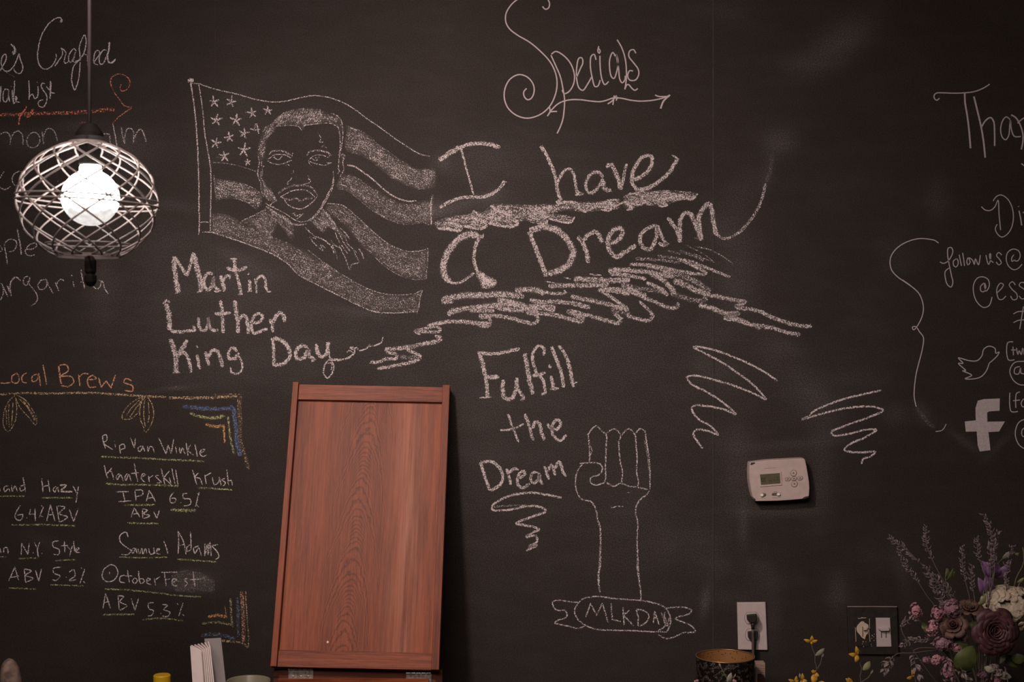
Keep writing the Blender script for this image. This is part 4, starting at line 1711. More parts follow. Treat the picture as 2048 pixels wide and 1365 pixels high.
# ------------------------------------------------------------ pendant lamp: a wire globe round a glowing bulb
PD = 1.0
M_WIRE = mat('cage_wire', (0.12, 0.097, 0.09), 0.5, 0.0, 0.5)
M_BLACK = mat('lamp_black', (0.005, 0.004, 0.0035), 0.7, spec=0.06, var=0.2)
M_CORD = mat('lamp_cord', (0.034, 0.027, 0.027), 0.7)
M_GLOW = bpy.data.materials.new('lit_bulb_glass')
M_GLOW.use_nodes = True
nt = M_GLOW.node_tree
nt.nodes.clear()
o_ = nt.nodes.new('ShaderNodeOutputMaterial')
e_ = nt.nodes.new('ShaderNodeEmission')
e_.inputs[0].default_value = (1.0, 0.93, 0.89, 1)
tcg = nt.nodes.new('ShaderNodeTexCoord').outputs['Generated']
sxg = nt.nodes.new('ShaderNodeSeparateXYZ')
nt.links.new(tcg, sxg.inputs[0])
# the frosted glass glows hottest round the filament, fainter and mottled towards its foot
hot = math_node(nt, 'MULTIPLY', math_node(nt, 'SUBTRACT', math_node(nt, 'ADD', sxg.outputs[2], math_node(nt, 'MULTIPLY_ADD', noise(nt, tcg, 5.0, 3.0), 0.24, -0.12)), 0.22), 5.0, clamp=True)
hot = math_node(nt, 'POWER', hot, 2.0)
dim = math_node(nt, 'MULTIPLY_ADD', noise(nt, tcg, 9.0, 4.0), 0.9, 0.42)
nt.links.new(math_node(nt, 'MULTIPLY_ADD', hot, BULB_E, dim), e_.inputs[1])
nt.links.new(e_.outputs[0], o_.inputs['Surface'])

gc = at(176, 404, PD)
RG, HG = mm(137, PD), mm(121, PD)
lampo = thing('pendant_lamp', 'wire globe pendant lamp with a glowing round bulb hanging from a dark cord', 'pendant lamp', (gc.x, gc.y, gc.z + HG))
lx = gc.x + mm(3, PD)
ztop = at(0, 252, PD).z
MB().tube([(lx, gc.y, ztop - 0.005), (lx, gc.y, 2.5), (lx, gc.y, 2.97)], mm(4.6, PD) / 1.2, 10).build('cord', M_CORD, lampo, smooth=True)
MB().lathe([(0.0, 0.03), (0.05, 0.028), (0.055, 0.004), (0.055, 0.0), (0.0, 0.0)], (lx, gc.y, 2.97), 32).build('ceiling_canopy', M_BLACK, lampo, smooth=False)
zs = at(0, 331, PD).z
rs = mm(21, PD)
MB().lathe([(0.004, ztop + 0.006), (rs * 0.72, ztop + 0.002), (rs * 1.28, ztop - 0.012), (rs * 1.3, ztop - 0.018), (rs, ztop - 0.024), (rs, zs + 0.002), (rs * 0.9, zs), (0, zs)],
           (lx, gc.y, 0), 28).build('socket', M_BLACK, lampo, smooth=False)
# bulb with a short neck
bc = at(181, 396, PD)
RB = mm(56, PD)
prof = [(mm(20, PD), zs - 0.0005)]
prof += [(mm(21.5, PD), zs - mm(6, PD)), (mm(21.5, PD), zs - mm(17, PD))]
for k in range(3, 21):
    th = math.pi * k / 20
    r_ = RB * math.sin(th)
    if k == 3:
        r_ *= 1.02
    prof.append((max(r_, 0.0), bc.z + RB * math.cos(th)))
MB().lathe(prof[::-1], (bc.x, gc.y, 0), 40).build('bulb', M_GLOW, lampo, smooth=True)
rw = mm(1.95, PD)


def globe(th, ph):
    return Vector((gc.x + RG * math.sin(th) * math.cos(ph), gc.y + RG * math.sin(th) * math.sin(ph), gc.z + HG * math.cos(th)))


th0, th1 = math.asin(mm(36, PD) / RG), math.pi - math.asin(mm(62, PD) / RG)
NW = 10
for sgn in (1, -1):
    for k in range(NW):
        ph = 2 * math.pi * (k + (0.25 if sgn > 0 else 0.6)) / NW
        pts = [globe(th0 + (th1 - th0) * t / 36, ph + sgn * math.radians(175) * (t / 36 - 0.5)) for t in range(37)]
        MB().tube(pts, rw, 7).build('wire', M_WIRE, lampo, smooth=True)
tl = Matrix.Rotation(math.radians(2.4), 3, 'Y')
for dz in (0.0042, -0.0042):
    pts = [gc + tl @ Vector((RG * 1.012 * math.cos(a), RG * 1.012 * math.sin(a), dz)) for a in (2 * math.pi * i / 72 for i in range(72))]
    MB().tube(pts, rw, 7, closed=True).build('equator_ring', M_WIRE, lampo, smooth=True)
for th, hh, rr, nm in ((th0, 0.006, 0.0011, 'collar'), (th1, 0.005, 0.0011, 'bottom_band')):
    r_ = RG * math.sin(th)
    z_ = HG * math.cos(th)
    MB().lathe([(r_ + rr, z_ - hh / 2), (r_ + rr, z_ + hh / 2), (r_ - rr, z_ + hh / 2), (r_ - rr, z_ - hh / 2), (r_ + rr, z_ - hh / 2)], gc, 48, caps=False).build(nm, M_WIRE, lampo)
r_ = RG * math.sin(th1)
z_ = HG * math.cos(th1) + 0.019
pts = [gc + Vector((r_ * 1.3 * math.cos(a), r_ * 1.3 * math.sin(a), z_)) for a in (2 * math.pi * i / 48 for i in range(48))]
MB().tube(pts, rw, 7, closed=True).build('bottom_ring', M_WIRE, lampo, smooth=True)
# spokes from the socket to the collar, and the finial carried under the cage
for k in range(3):
    sp = MB()
    a = 2 * math.pi * (k + 0.3) / 3
    c_ = RG * math.sin(th0)
    sp.tube([(lx + rs * 0.9 * math.cos(a), gc.y + rs * 0.9 * math.sin(a), gc.z + HG * math.cos(th0)), (gc.x + c_ * math.cos(a), gc.y + c_ * math.sin(a), gc.z + HG * math.cos(th0))], rw, 6)
    sp.build('spoke', M_WIRE, lampo)
zb = gc.z + HG * math.cos(th1)
fb = MB()
for k in range(2):
    a = math.pi * (k + 0.25) / 2
    c_ = RG * math.sin(th1)
    fb.tube([(gc.x - c_ * math.cos(a), gc.y - c_ * math.sin(a), zb), (gc.x + c_ * math.cos(a), gc.y + c_ * math.sin(a), zb)], rw, 6)
fb.build('cross_bar', M_WIRE, lampo)
f0, f1 = at(0, 512, PD).z, at(0, 574, PD).z
fr = mm(12, PD)
MB().lathe([(0.0, f1), (fr * 0.6, f1 + 0.002), (fr, f1 + 0.008), (fr, f1 + 0.018), (fr * 0.7, f1 + 0.021), (fr * 0.95, f1 + 0.025), (fr * 0.95, f0 - 0.008), (fr * 0.4, f0), (0.0, zb + 0.001)],
           (gc.x + mm(5, PD), gc.y, 0), 24).build('finial', M_BLACK, lampo, smooth=False)

# ------------------------------------------------------------ thermostat
def crop(pts, ox, oy, s, d):
    return [at(ox + x / s, oy + y / s, d) for x, y in pts]


M_THERM = mat('aged_white_plastic', (0.46, 0.36, 0.33), 0.5, var=0.06, scale=60)
M_LCD = mat('lcd_glass', (0.10, 0.09, 0.058), 0.2, var=0.08)
M_INK = mat('grey_ink', (0.10, 0.075, 0.07), 0.6)
M_KNOB = mat('bright_plastic', (0.80, 0.70, 0.66), 0.4)
M_CHIP = mat('wall_paint_spot', (0.03, 0.026, 0.02), 0.7)
CT8 = (1440, 880, 8.533)
tc_ = at(1559, 962)
th = thing('thermostat', 'off-white wall thermostat with a small grey screen and five buttons', 'thermostat', (tc_.x, 0.0, tc_.z - 0.055))
out = [(515, 395), (655, 375), (800, 357), (950, 347), (1100, 340), (1270, 330), (1430, 325), (1452, 345), (1478, 460), (1502, 600), (1520, 720), (1526, 830), (1518, 962), (1460, 988), (1400, 1012),
       (1200, 1030), (1000, 1043), (800, 1048), (612, 1050), (590, 1020), (562, 975), (540, 890), (522, 790), (508, 690), (503, 560), (508, 460)]
fr_ = crop(out, *CT8, 0.030)
cxm = sum((p for p in fr_), Vector()) / len(fr_)
bk = [Vector((p.x + (p.x - cxm.x) * 0.015, -0.0002, p.z + (p.z - cxm.z) * 0.015)) for p in fr_]
mid = [Vector((p.x + (p.x - cxm.x) * 0.015, -0.022, p.z + (p.z - cxm.z) * 0.015)) for p in fr_]
tb = MB()
n_ = len(out)
tb.add(fr_ + mid + bk, [tuple(range(n_))[::-1]] + [(i, (i + 1) % n_, (i + 1) % n_ + n_, i + n_) for i in range(n_)] +
       [(i + n_, (i + 1) % n_ + n_, (i + 1) % n_ + 2 * n_, i + 2 * n_) for i in range(n_)])
tb.build('body', M_THERM, th, bevel=0.0012)
fz = crop([(660, 575), (1035, 548), (1052, 768), (685, 800)], *CT8, 0.0302)
fi = crop([(680, 595), (1020, 570), (1033, 747), (700, 775)], *CT8, 0.0302)
fo = crop([(656, 571), (1039, 544), (1056, 772), (681, 804)], *CT8, 0.0302)
bz = MB()
for i in range(4):
    j = (i + 1) % 4
    q = [fo[i], fo[j], fi[j], fi[i]]
    bz.prism([p + Vector((0, -0.0016, 0)) for p in q], [p + Vector((0, 0.001, 0)) for p in q])
bz.build('screen_bezel', M_THERM, th)
scr = MB().prism([p + Vector((0, -0.0004, 0)) for p in fi], [p + Vector((0, 0.002, 0)) for p in fi]).build('screen', M_LCD, th)
SEG = {'6': 'afgedc', '9': 'abcdfg'}
dg = MB()


def strokes(mb, segs, s8, d, r):
    for a, c in segs:
        p, q_ = crop([a, c], *s8, d)
        mb.tube([p, q_], r, 4)


for ch, x0 in (('6', 708), ('9', 745)):
    w_, h_, y0 = 26, 62, 650
    sk = -2
    P_ = {'a': ((x0, y0), (x0 + w_, y0 + sk)), 'g': ((x0 + 1, y0 + h_ / 2), (x0 + w_ + 1, y0 + h_ / 2 + sk)), 'd': ((x0 + 3, y0 + h_), (x0 + w_ + 3, y0 + h_ + sk)),
          'f': ((x0, y0), (x0 + 1, y0 + h_ / 2)), 'e': ((x0 + 1, y0 + h_ / 2), (x0 + 3, y0 + h_)), 'b': ((x0 + w_, y0 + sk), (x0 + w_ + 1, y0 + h_ / 2 + sk)), 'c': ((x0 + w_ + 1, y0 + h_ / 2 + sk), (x0 + w_ + 3, y0 + h_ + sk))}
    strokes(dg, [P_[c] for c in SEG[ch]], CT8, 0.0309, 0.0004)
strokes(dg, [((840, 690), (842, 725)), ((842, 700), (872, 698)), ((880, 700), (882, 722)), ((905, 690), (940, 688)), ((965, 630), (975, 660)), ((1000, 630), (985, 655)), ((960, 685), (1000, 683))], CT8, 0.0309, 0.00035)
dg.build('display_digits', M_CHIP, scr)


def pill(x, y, w_, h_, n=20):
    r = min(w_, h_) / 2
    out_ = []
    for i in range(n):
        a = 2 * math.pi * i / n
        cx_ = (w_ / 2 - r) * (1 if math.cos(a) > 0 else -1) if w_ > h_ else 0
        out_.append((x + cx_ + r * math.cos(a), y - math.tan(0.085) * (cx_ + r * math.cos(a)) + r * math.sin(a)))
    return out_


for x, y, w_, h_, ic in ((1255, 570, 96, 96, 'up'), (1270, 755, 96, 96, 'dn'), (1157, 672, 84, 54, ''), (1262, 664, 84, 54, ''), (1367, 656, 84, 54, '')):
    bt = MB().prism(crop(pill(x, y, w_, h_), *CT8, 0.0318), crop(pill(x, y, w_, h_), *CT8, 0.0295)).build('button', M_THERM, th)
    MB().tube(crop(pill(x, y, w_ + 4, h_ + 4), *CT8, 0.0305), 0.00075, 5, closed=True).build('button_ring', M_INK, bt)
    g_ = MB()
    if ic == 'up':
        g_.prism(crop([(x - 18, y + 12), (x + 18, y + 10), (x - 2, y - 20)], *CT8, 0.0321), crop([(x - 18, y + 12), (x + 18, y + 10), (x - 2, y - 20)], *CT8, 0.031))
    elif ic == 'dn':
        g_.prism(crop([(x - 18, y - 10), (x + 18, y - 12), (x + 2, y + 20)], *CT8, 0.0321), crop([(x - 18, y - 10), (x + 18, y - 12), (x + 2, y + 20)], *CT8, 0.031))
    else:
        g_.prism(crop(pill(x, y, 44, 16, 12), *CT8, 0.0321), crop(pill(x, y, 44, 16, 12), *CT8, 0.031))
    g_.build('button_mark', M_INK, bt)
for x, y, w_, h_, kx in ((737, 945, 104, 54, 716), (957, 930, 150, 50, 998)):
    sl = MB().prism(crop(pill(x, y, w_, h_), *CT8, 0.0306), crop(pill(x, y, w_, h_), *CT8, 0.0295)).build('switch_slot', M_INK, th)
    MB().prism(crop(pill(kx, y + 1, 56, 44), *CT8, 0.0345), crop(pill(kx, y + 1, 60, 48), *CT8, 0.030)).build('switch_knob', M_KNOB, sl)
inkm = MB()
strokes(inkm, [((715, 905), (752, 902)), ((915, 890), (985, 885)), ((700, 1002), (728, 1000)), ((750, 999), (778, 997)), ((890, 993), (935, 990)), ((948, 989), (975, 987)), ((985, 986), (1025, 983)), ((755, 492), (960, 476))], CT8, 0.0302, 0.00055)
inkm.build('printed_caption', mat('pale_ink', (0.33, 0.26, 0.25), 0.6), th)
cp = MB()
for pl in ([(518, 418), (530, 396), (565, 388), (600, 390), (598, 405), (570, 418), (545, 432), (522, 430)], [(1395, 1012), (1420, 990), (1455, 972), (1515, 962), (1510, 985), (1450, 1010)], [(565, 985), (585, 1000), (612, 1020), (598, 1032), (580, 1022)]):
    cp.prism(crop(pl, *CT8, 0.0306), crop(pl, *CT8, 0.0285))
cp.build('paint_splash', M_CHIP, th)

# ------------------------------------------------------------ outlet with two plugs
M_PLATE = mat('white_cover_plate', (0.47, 0.385, 0.375), 0.45, var=0.05)
M_PLUGB = mat('black_rubber', (0.022, 0.018, 0.014), 0.5)
M_BROWN = mat('brown_cord', (0.085, 0.055, 0.045), 0.55)
CO = (1380, 1180, 7.379)
oc = at(1504, 1302)
ol = thing('wall_outlet', 'white double power outlet on the wall above the punched metal lantern', 'outlet', (oc.x, 0.0, oc.z))
pl = [(697, 192), (1113, 187), (1143, 893), (715, 886)]
MB().prism(crop(pl, *CO, 0.007), [Vector((p.x, -0.0002, p.z)) for p in crop([(688, 184), (1122, 180), (1152, 900), (706, 892)], *CO, 0.0)]).build('cover_plate', M_PLATE, ol, bevel=0.0015)


def oval(x, y, rx, ry, flat=0.78, n=28):
    return [(x + rx * math.cos(a), y + max(-flat, min(flat, math.sin(a))) * ry) for a in (2 * math.pi * i / n for i in range(n))]


for x, y in ((912, 420), (922, 664)):
    rc = MB().prism(crop(oval(x, y, 104, 108), *CO, 0.0088), crop(oval(x, y, 104, 108), *CO, 0.005)).build('receptacle', M_PLATE, ol)
    MB().tube(crop(oval(x, y, 107, 111), *CO, 0.0072), 0.0005, 5, closed=True).build('receptacle_gap', M_INK, rc)
pg = thing('plug_cord', 'brown power cord with a dark plug in the upper socket of the outlet', 'power cord', at(1504, 1250, 0.02))
bd = [(832, 366), (985, 352), (992, 440), (965, 495), (890, 500), (838, 440)]
MB().prism(crop([((x - 912) * 0.92 + 912, (y - 425) * 0.92 + 425) for x, y in bd], *CO, 0.036), crop(bd, *CO, 0.0087)).build('plug', M_PLUGB, pg, bevel=0.002)
p0 = crop([(925, 495)], *CO, 0.028)[0]
MB().tube([p0 + Vector((0, 0, 0.004)), p0 + Vector((0.0003, 0, -0.006)), p0 + Vector((0.0006, 0.001, -0.014))], [0.0055, 0.0046, 0.0036], 10).build('strain_relief', M_PLUGB, pg, smooth=True)
pe = crop([(928, 640), (930, 780), (932, 920)], *CO, 0.026)
cb = Vector((pe[-1].x + 0.006, -0.022, CT + 0.006))
MB().tube([p0 + Vector((0.0006, 0.001, -0.012))] + pe + [Vector((cb.x - 0.002, -0.02, 1.0)), cb + Vector((0, 0, 0.02)), cb, cb + Vector((0.05, 0, -0.0025)), cb + Vector((0.12, 0, -0.0025))], 0.0033, 10).build('cord', M_BROWN, pg, smooth=True)
pk = thing('plug_cord', 'black power cord with a plug in the lower socket, behind the brown cord', 'power cord', at(1504, 1285, 0.012))
bd = [(848, 612), (1003, 605), (1006, 690), (985, 740), (945, 762), (890, 760), (852, 700)]
MB().prism(crop([((x - 925) * 0.93 + 925, (y - 680) * 0.93 + 680) for x, y in bd], *CO, 0.020), crop(bd, *CO, 0.0087)).build('plug', M_PLUGB, pk, bevel=0.002)
pe = crop([(950, 735), (952, 800), (948, 920)], *CO, 0.014)
MB().tube(pe + [Vector((pe[-1].x, -0.014, 1.0)), Vector((pe[-1].x, -0.012, CT + 0.02)), Vector((pe[-1].x - 0.02, -0.012, CT + 0.0035)), Vector((pe[-1].x - 0.09, -0.014, CT + 0.0035))], [0.0048, 0.0042] + [0.0033] * 5, 10).build('cord', M_PLUGB, pk, smooth=True)

# ------------------------------------------------------------ dimmer switch plate, painted over
CS = (1560, 1190, 7.314)
M_OVER = mat('painted_over_plate', (0.021, 0.017, 0.014), 0.5, var=0.25, scale=90)
M_CREAM = mat('cream_plastic', (0.50, 0.40, 0.31), 0.5, var=0.06)
M_WHITEP = mat('switch_white', (0.46, 0.385, 0.38), 0.45)
sc_ = at(1744, 1311)
sw = thing('dimmer_switch', 'black painted double switch plate with one chipped cream and one white dimmer', 'switch', (sc_.x, 0.0, sc_.z))
MB().prism(crop([(985, 182), (1712, 182), (1735, 880), (1010, 872)], *CS, 0.008), [Vector((p.x, -0.0002, p.z)) for p in crop([(970, 168), (1722, 168), (1748, 892), (996, 884)], *CS, 0.0)]).build('cover_plate', M_OVER, sw, bevel=0.0015)
MB().tube(crop([(985, 176), (1350, 174), (1712, 178)], *CS, 0.0068), 0.0006, 5).build('edge_highlight', M_CREAM, sw)  # highlight along the plate's top edge, put in as a pale strip
dl = MB().prism(crop([(1112, 335), (1305, 335), (1322, 758), (1125, 758)], *CS, 0.0100), crop([(1105, 330), (1312, 330), (1330, 764), (1118, 764)], *CS, 0.006)).build('dimmer', M_OVER, sw, bevel=0.0005)
bl = [(1165, 415), (1190, 392), (1222, 392), (1240, 415), (1265, 425), (1288, 440), (1296, 470), (1288, 500), (1298, 530), (1285, 570), (1262, 590), (1250, 620), (1240, 655), (1215, 640), (1190, 622), (1170, 590), (1150, 570), (1128, 545), (1118, 505), (1122, 470), (1140, 440)]
MB().prism(crop(bl, *CS, 0.0104), crop(bl, *CS, 0.0095)).build('bare_patch', M_CREAM, dl)
wr = MB()
for a, c in (((1102, 480), (1112, 690)), ((1308, 350), (1312, 500)), ((1300, 510), (1318, 690)), ((1140, 350), (1260, 340)), ((1190, 335), (1240, 345))):
    wr.tube(crop([a, c], *CS, 0.0101), 0.0007, 5)
for x, y, r in ((1215, 690, 8), (1205, 720, 5), (1222, 762, 6), (1350, 600, 8), (1372, 618, 6), (1340, 640, 5), (1375, 672, 6), (1330, 730, 6), (1335, 752, 5), (1258, 690, 4), (1380, 580, 4)):
    q = [(x + r * rnd.uniform(.6, 1.5) * math.cos(a), y + r * rnd.uniform(.6, 1.6) * math.sin(a)) for a in (k * math.pi / 3 for k in range(6))]
    dd = 0.0105 if x < 1330 else 0.0084
    wr.prism(crop(q, *CS, dd), crop(q, *CS, dd - 0.002))
wr.build('chipped_edge', M_CREAM, dl)
MB().prism(crop([(1205, 470), (1216, 470), (1218, 618), (1207, 618)], *CS, 0.0108), crop([(1205, 470), (1216, 470), (1218, 618), (1207, 618)], *CS, 0.0098)).build('slot', M_CHIP, dl)
MB().prism(crop([(1222, 480), (1275, 485), (1275, 520), (1222, 525)], *CS, 0.018), crop([(1220, 478), (1280, 480), (1280, 526), (1220, 530)], *CS, 0.0095)).build('slider', M_CREAM, dl, bevel=0.001)
dr = MB().prism(crop([(1404, 343), (1608, 343), (1630, 762), (1418, 764)], *CS, 0.0115), crop([(1396, 336), (1616, 336), (1640, 770), (1410, 772)], *CS, 0.006)).build('dimmer', M_WHITEP, sw, bevel=0.0006)
for x in (1483, 1551):
    MB().prism(crop([(x - 6, 535), (x + 6, 535), (x + 8, 632), (x - 4, 632)], *CS, 0.0119), crop([(x - 6, 535), (x + 6, 535), (x + 8, 632), (x - 4, 632)], *CS, 0.0105)).build('slot', M_CHIP, dr)
MB().prism(crop([(1440, 492), (1585, 486), (1602, 506), (1595, 532), (1485, 534), (1452, 515)], *CS, 0.021), crop([(1432, 490), (1600, 482), (1612, 508), (1600, 538), (1480, 540), (1440, 518)], *CS, 0.011)).build('slider', M_WHITEP, dr, bevel=0.001)
scw = MB().lathe([(0.0, 0.001), (0.0028, 0.0008), (0.0032, 0.0)], crop([(1205, 235)], *CS, 0.0079)[0], 14, tilt=Matrix.Rotation(math.radians(90), 3, 'X')).build('screw', M_OVER, sw)

# ------------------------------------------------------------ punched metal lantern
LD = 0.19
lc = at(1450.5, 1313, LD)
RL = mm(58, LD)
M_TIN = bpy.data.materials.new('punched_black_metal')
M_TIN.use_nodes = True
nt = M_TIN.node_tree
b = nt.nodes['Principled BSDF']
b.inputs['Roughness'].default_value = 0.4
b.inputs['Metallic'].default_value = 0.6
pos = nt.nodes.new('ShaderNodeNewGeometry').outputs['Position']
vo = nt.nodes.new('ShaderNodeTexVoronoi')
vo.feature = 'DISTANCE_TO_EDGE'
vo.inputs['Scale'].default_value = 300
nt.links.new(pos, vo.inputs['Vector'])
lt = math_node(nt, 'LESS_THAN', vo.outputs['Distance'], 0.06)
nn = noise(nt, pos, 120.0)
lt = math_node(nt, 'MULTIPLY', lt, math_node(nt, 'GREATER_THAN', nn, 0.52))
mx = nt.nodes.new('ShaderNodeMix')
mx.data_type = 'RGBA'
mx.inputs['A'].default_value = (0.012, 0.009, 0.008, 1)
mx.inputs['B'].default_value = (0.24, 0.19, 0.165, 1)
nt.links.new(lt, mx.inputs['Factor'])
nt.links.new(mx.outputs['Result'], b.inputs['Base Color'])
M_GOLD = bpy.data.materials.new('antique_gold')
M_GOLD.use_nodes = True
nt = M_GOLD.node_tree
b = nt.nodes['Principled BSDF']
b.inputs['Roughness'].default_value = 0.5
b.inputs['Metallic'].default_value = 0.5
pos = nt.nodes.new('ShaderNodeNewGeometry').outputs['Position']
vo = nt.nodes.new('ShaderNodeTexVoronoi')
vo.inputs['Scale'].default_value = 170
nt.links.new(pos, vo.inputs['Vector'])
lt = math_node(nt, 'LESS_THAN', vo.outputs['Distance'], 0.20)
mx = nt.nodes.new('ShaderNodeMix')
mx.data_type = 'RGBA'
mx.inputs['A'].default_value = (0.34, 0.165, 0.06, 1)
mx.inputs['B'].default_value = (0.02, 0.012, 0.008, 1)
nt.links.new(lt, mx.inputs['Factor'])
nt.links.new(mx.outputs['Result'], b.inputs['Base Color'])
ln = thing('tin_lantern', 'black punched metal lantern with a gold inside standing under the outlet', 'lantern', (lc.x, lc.y, CT))
zt = lc.z
MB().lathe([(0, CT + 0.0005), (RL, CT + 0.0005), (RL, zt - 0.006), (RL * 1.0, zt - 0.002), (RL - 0.0008, zt - 0.002), (RL - 0.0012, CT + 0.004), (0, CT + 0.004)], (lc.x, lc.y, 0), 64).build('shell', M_TIN, ln, smooth=False)
MB().lathe([(RL - 0.0016, CT + 0.006), (RL - 0.0016, zt - 0.001)], (lc.x, lc.y, 0), 64, caps=False).build('gold_lining', M_GOLD, ln, smooth=True).data.flip_normals()
MB().tube([(lc.x + RL * math.cos(a), lc.y + RL * math.sin(a), zt) for a in (2 * math.pi * i / 64 for i in range(64))], 0.0013, 8, closed=True).build('rim', mat('gold_rim', (0.35, 0.19, 0.085), 0.35, 0.7), ln, smooth=True)

# small carton behind it
M_CARTON = mat('tan_card', (0.30, 0.21, 0.17), 0.6, var=0.12)
M_MAROON = mat('maroon_print', (0.055, 0.014, 0.012), 0.6)
c0 = at(1521, 1327, 0.12)
ca = thing('small_carton', 'small tan carton with a dark red printed blot between lantern and outlet', 'carton', (c0.x, -0.12, CT))
w_ = mm(19, 0.12)
MB().box((c0.x - w_ / 2, -0.12, CT), (c0.x + w_ / 2, -0.095, c0.z)).build('box', M_CARTON, ca, bevel=0.0008)
bp = MB()
q = crop([(995, 1245), (1040, 1235), (1085, 1265), (1110, 1320), (1105, 1420), (1000, 1420), (992, 1330)], *CO, 0.12)
bp.prism([p + Vector((0, -0.0006, 0)) for p in q], [p + Vector((0, 0.0004, 0)) for p in q])
bp.build('printed_blot', M_MAROON, ca)
tx = MB()
for x0, x1, y in ((1045, 1090, 1122), (990, 1100, 1160), (990, 1090, 1190), (990, 1095, 1215)):
    q = crop([(x0, y), (x1, y + 4)], *CO, 0.12)
    tx.tube([p + Vector((0, -0.0002, 0)) for p in q], 0.0005, 4)
tx.build('printed_lines', mat('brown_print', (0.16, 0.10, 0.08), 0.6), ca)

# ------------------------------------------------------------ menu cards in a holder
MD = 0.52
M_CARD = mat('white_card', (0.72, 0.60, 0.575), 0.6, var=0.04)
M_SHEET = mat('grey_plastic_sheet', (0.28, 0.255, 0.25), 0.35)
CM = (0, 1200, 3.4133)
m0 = at(415, 1365, MD)
me_ = thing('menu_holder', 'bundle of white menu cards standing upright in a clear holder below the beer list', 'menu', (m0.x, -MD, CT))


def sheet(pts, d0, d1, name, m_, th_=0.0015):
    """A card standing upright: its top edge runs between two places in depth, its foot stands on the counter."""
    (x0, y0), (x1, y1), (xb0, xb1) = pts
    a, c = at(CM[0] + x0 / CM[2], CM[1] + y0 / CM[2], d0), at(CM[0] + x1 / CM[2], CM[1] + y1 / CM[2], d1)
    # lean carried on down from the picture's lower edge
    ab, cb_ = at(CM[0] + xb0 / CM[2], CM[1] + 563 / CM[2], d0), at(CM[0] + xb1 / CM[2], CM[1] + 563 / CM[2], d1)

    def foot(t, b_):
        k = (t.z - CT) / (t.z - b_.z)
        return Vector((t.x + (b_.x - t.x) * k, t.y, CT))
    fa, fc = foot(a, ab), foot(c, cb_)
    n_ = (c - a).cross(fa - a).normalized() * th_
    return MB().prism([a, c, fc, fa], [p + n_ for p in (a, c, fc, fa)]).build(name, m_, me_)


sheet(((1298, 318), (1374, 352), (1314, 1390)), MD + 0.012, MD + 0.02, 'front_card', M_CARD)
for i in range(6):
    x = 1372 + i * 11
    sheet(((x - 70 + i * 12, 312 - i * 5), (x, 352 - i * 6), (x - 55 + i * 13, x + 16 + i * 2)), MD - 0.035 - i * 0.003, MD + 0.015 - i * 0.003, 'page', M_CARD, 0.0026)
sheet(((1395, 268), (1508, 262), (1440, 1540)), MD - 0.05, MD - 0.045, 'clear_back', M_SHEET)

# yellow-capped bottle
YD = 0.5
y0 = at(324, 1351, YD)
M_YEL = mat('yellow_plastic', (0.465, 0.27, 0.007), 0.4)
yb = thing('yellow_bottle', 'bottle with a flat yellow cap showing at the lower edge beside the menus', 'bottle', (y0.x, -YD, CT))
ry = mm(17, YD)
MB().lathe([(0, y0.z + 0.001), (ry * 0.9, y0.z + 0.001), (ry, y0.z - 0.001), (ry, y0.z - 0.03), (0, y0.z - 0.03)], (y0.x, -YD, 0), 32).build('cap', M_YEL, yb)
MB().lathe([(0, y0.z - 0.0305), (ry * 0.8, y0.z - 0.031), (ry * 1.3, y0.z - 0.055), (ry * 1.45, y0.z - 0.07), (ry * 1.45, CT + 0.003), (ry * 1.3, CT), (0, CT)], (y0.x, -YD, 0), 32).build('body', mat('bottle_plastic', (0.5, 0.42, 0.30), 0.35), yb, smooth=True)

# bowl rim
BD = 0.58
b0 = at(497, 1361, BD)
M_BOWL = mat('olive_glaze', (0.15, 0.135, 0.09), 0.25)
rb = mm(43, BD)
bo = MB().lathe([(0, CT + 0.006), (rb * 0.5, CT + 0.008), (rb * 0.9, CT + 0.05), (rb * 0.96, b0.z - 0.002), (rb, b0.z), (rb, b0.z - 0.004), (rb * 0.95, CT + 0.045), (rb * 0.55, CT), (0, CT)], (b0.x, -BD, 0), 48).build('bowl', M_BOWL, None, loc=(b0.x, -BD, CT), smooth=True)
tag(bo, 'olive glazed tall bowl whose rim peeks up before the wooden case', 'bowl')

# weathered post top at the corner, nearest the camera
HD = 0.66
M_POST = mat('weathered_wood', (0.17, 0.115, 0.09), 0.8, var=0.55, scale=70)
h0, h1 = at(17, 1318, HD), at(32, 1365, HD)
dz = (h0.z - CT) / (h0.z - h1.z)
foot = Vector((h0.x + (h1.x - h0.x) * dz * 0.35, -HD, CT))
pth = [foot + (h0 - foot) * t for t in (0, .25, .5, .7, .8, .88, .93, .97, .99, 1.0)]
rr = mm(20, HD)
po = MB().tube(pth, [rr * 1.1, rr * 1.05, rr * 1.05, rr, rr, rr, rr * 0.9, rr * 0.68, rr * 0.42, rr * 0.1], 20).build('wooden_peg', M_POST, None, loc=foot, smooth=True)
tag(po, 'weathered grey brown round-topped wooden peg in the bottom corner by the beer list', 'peg')

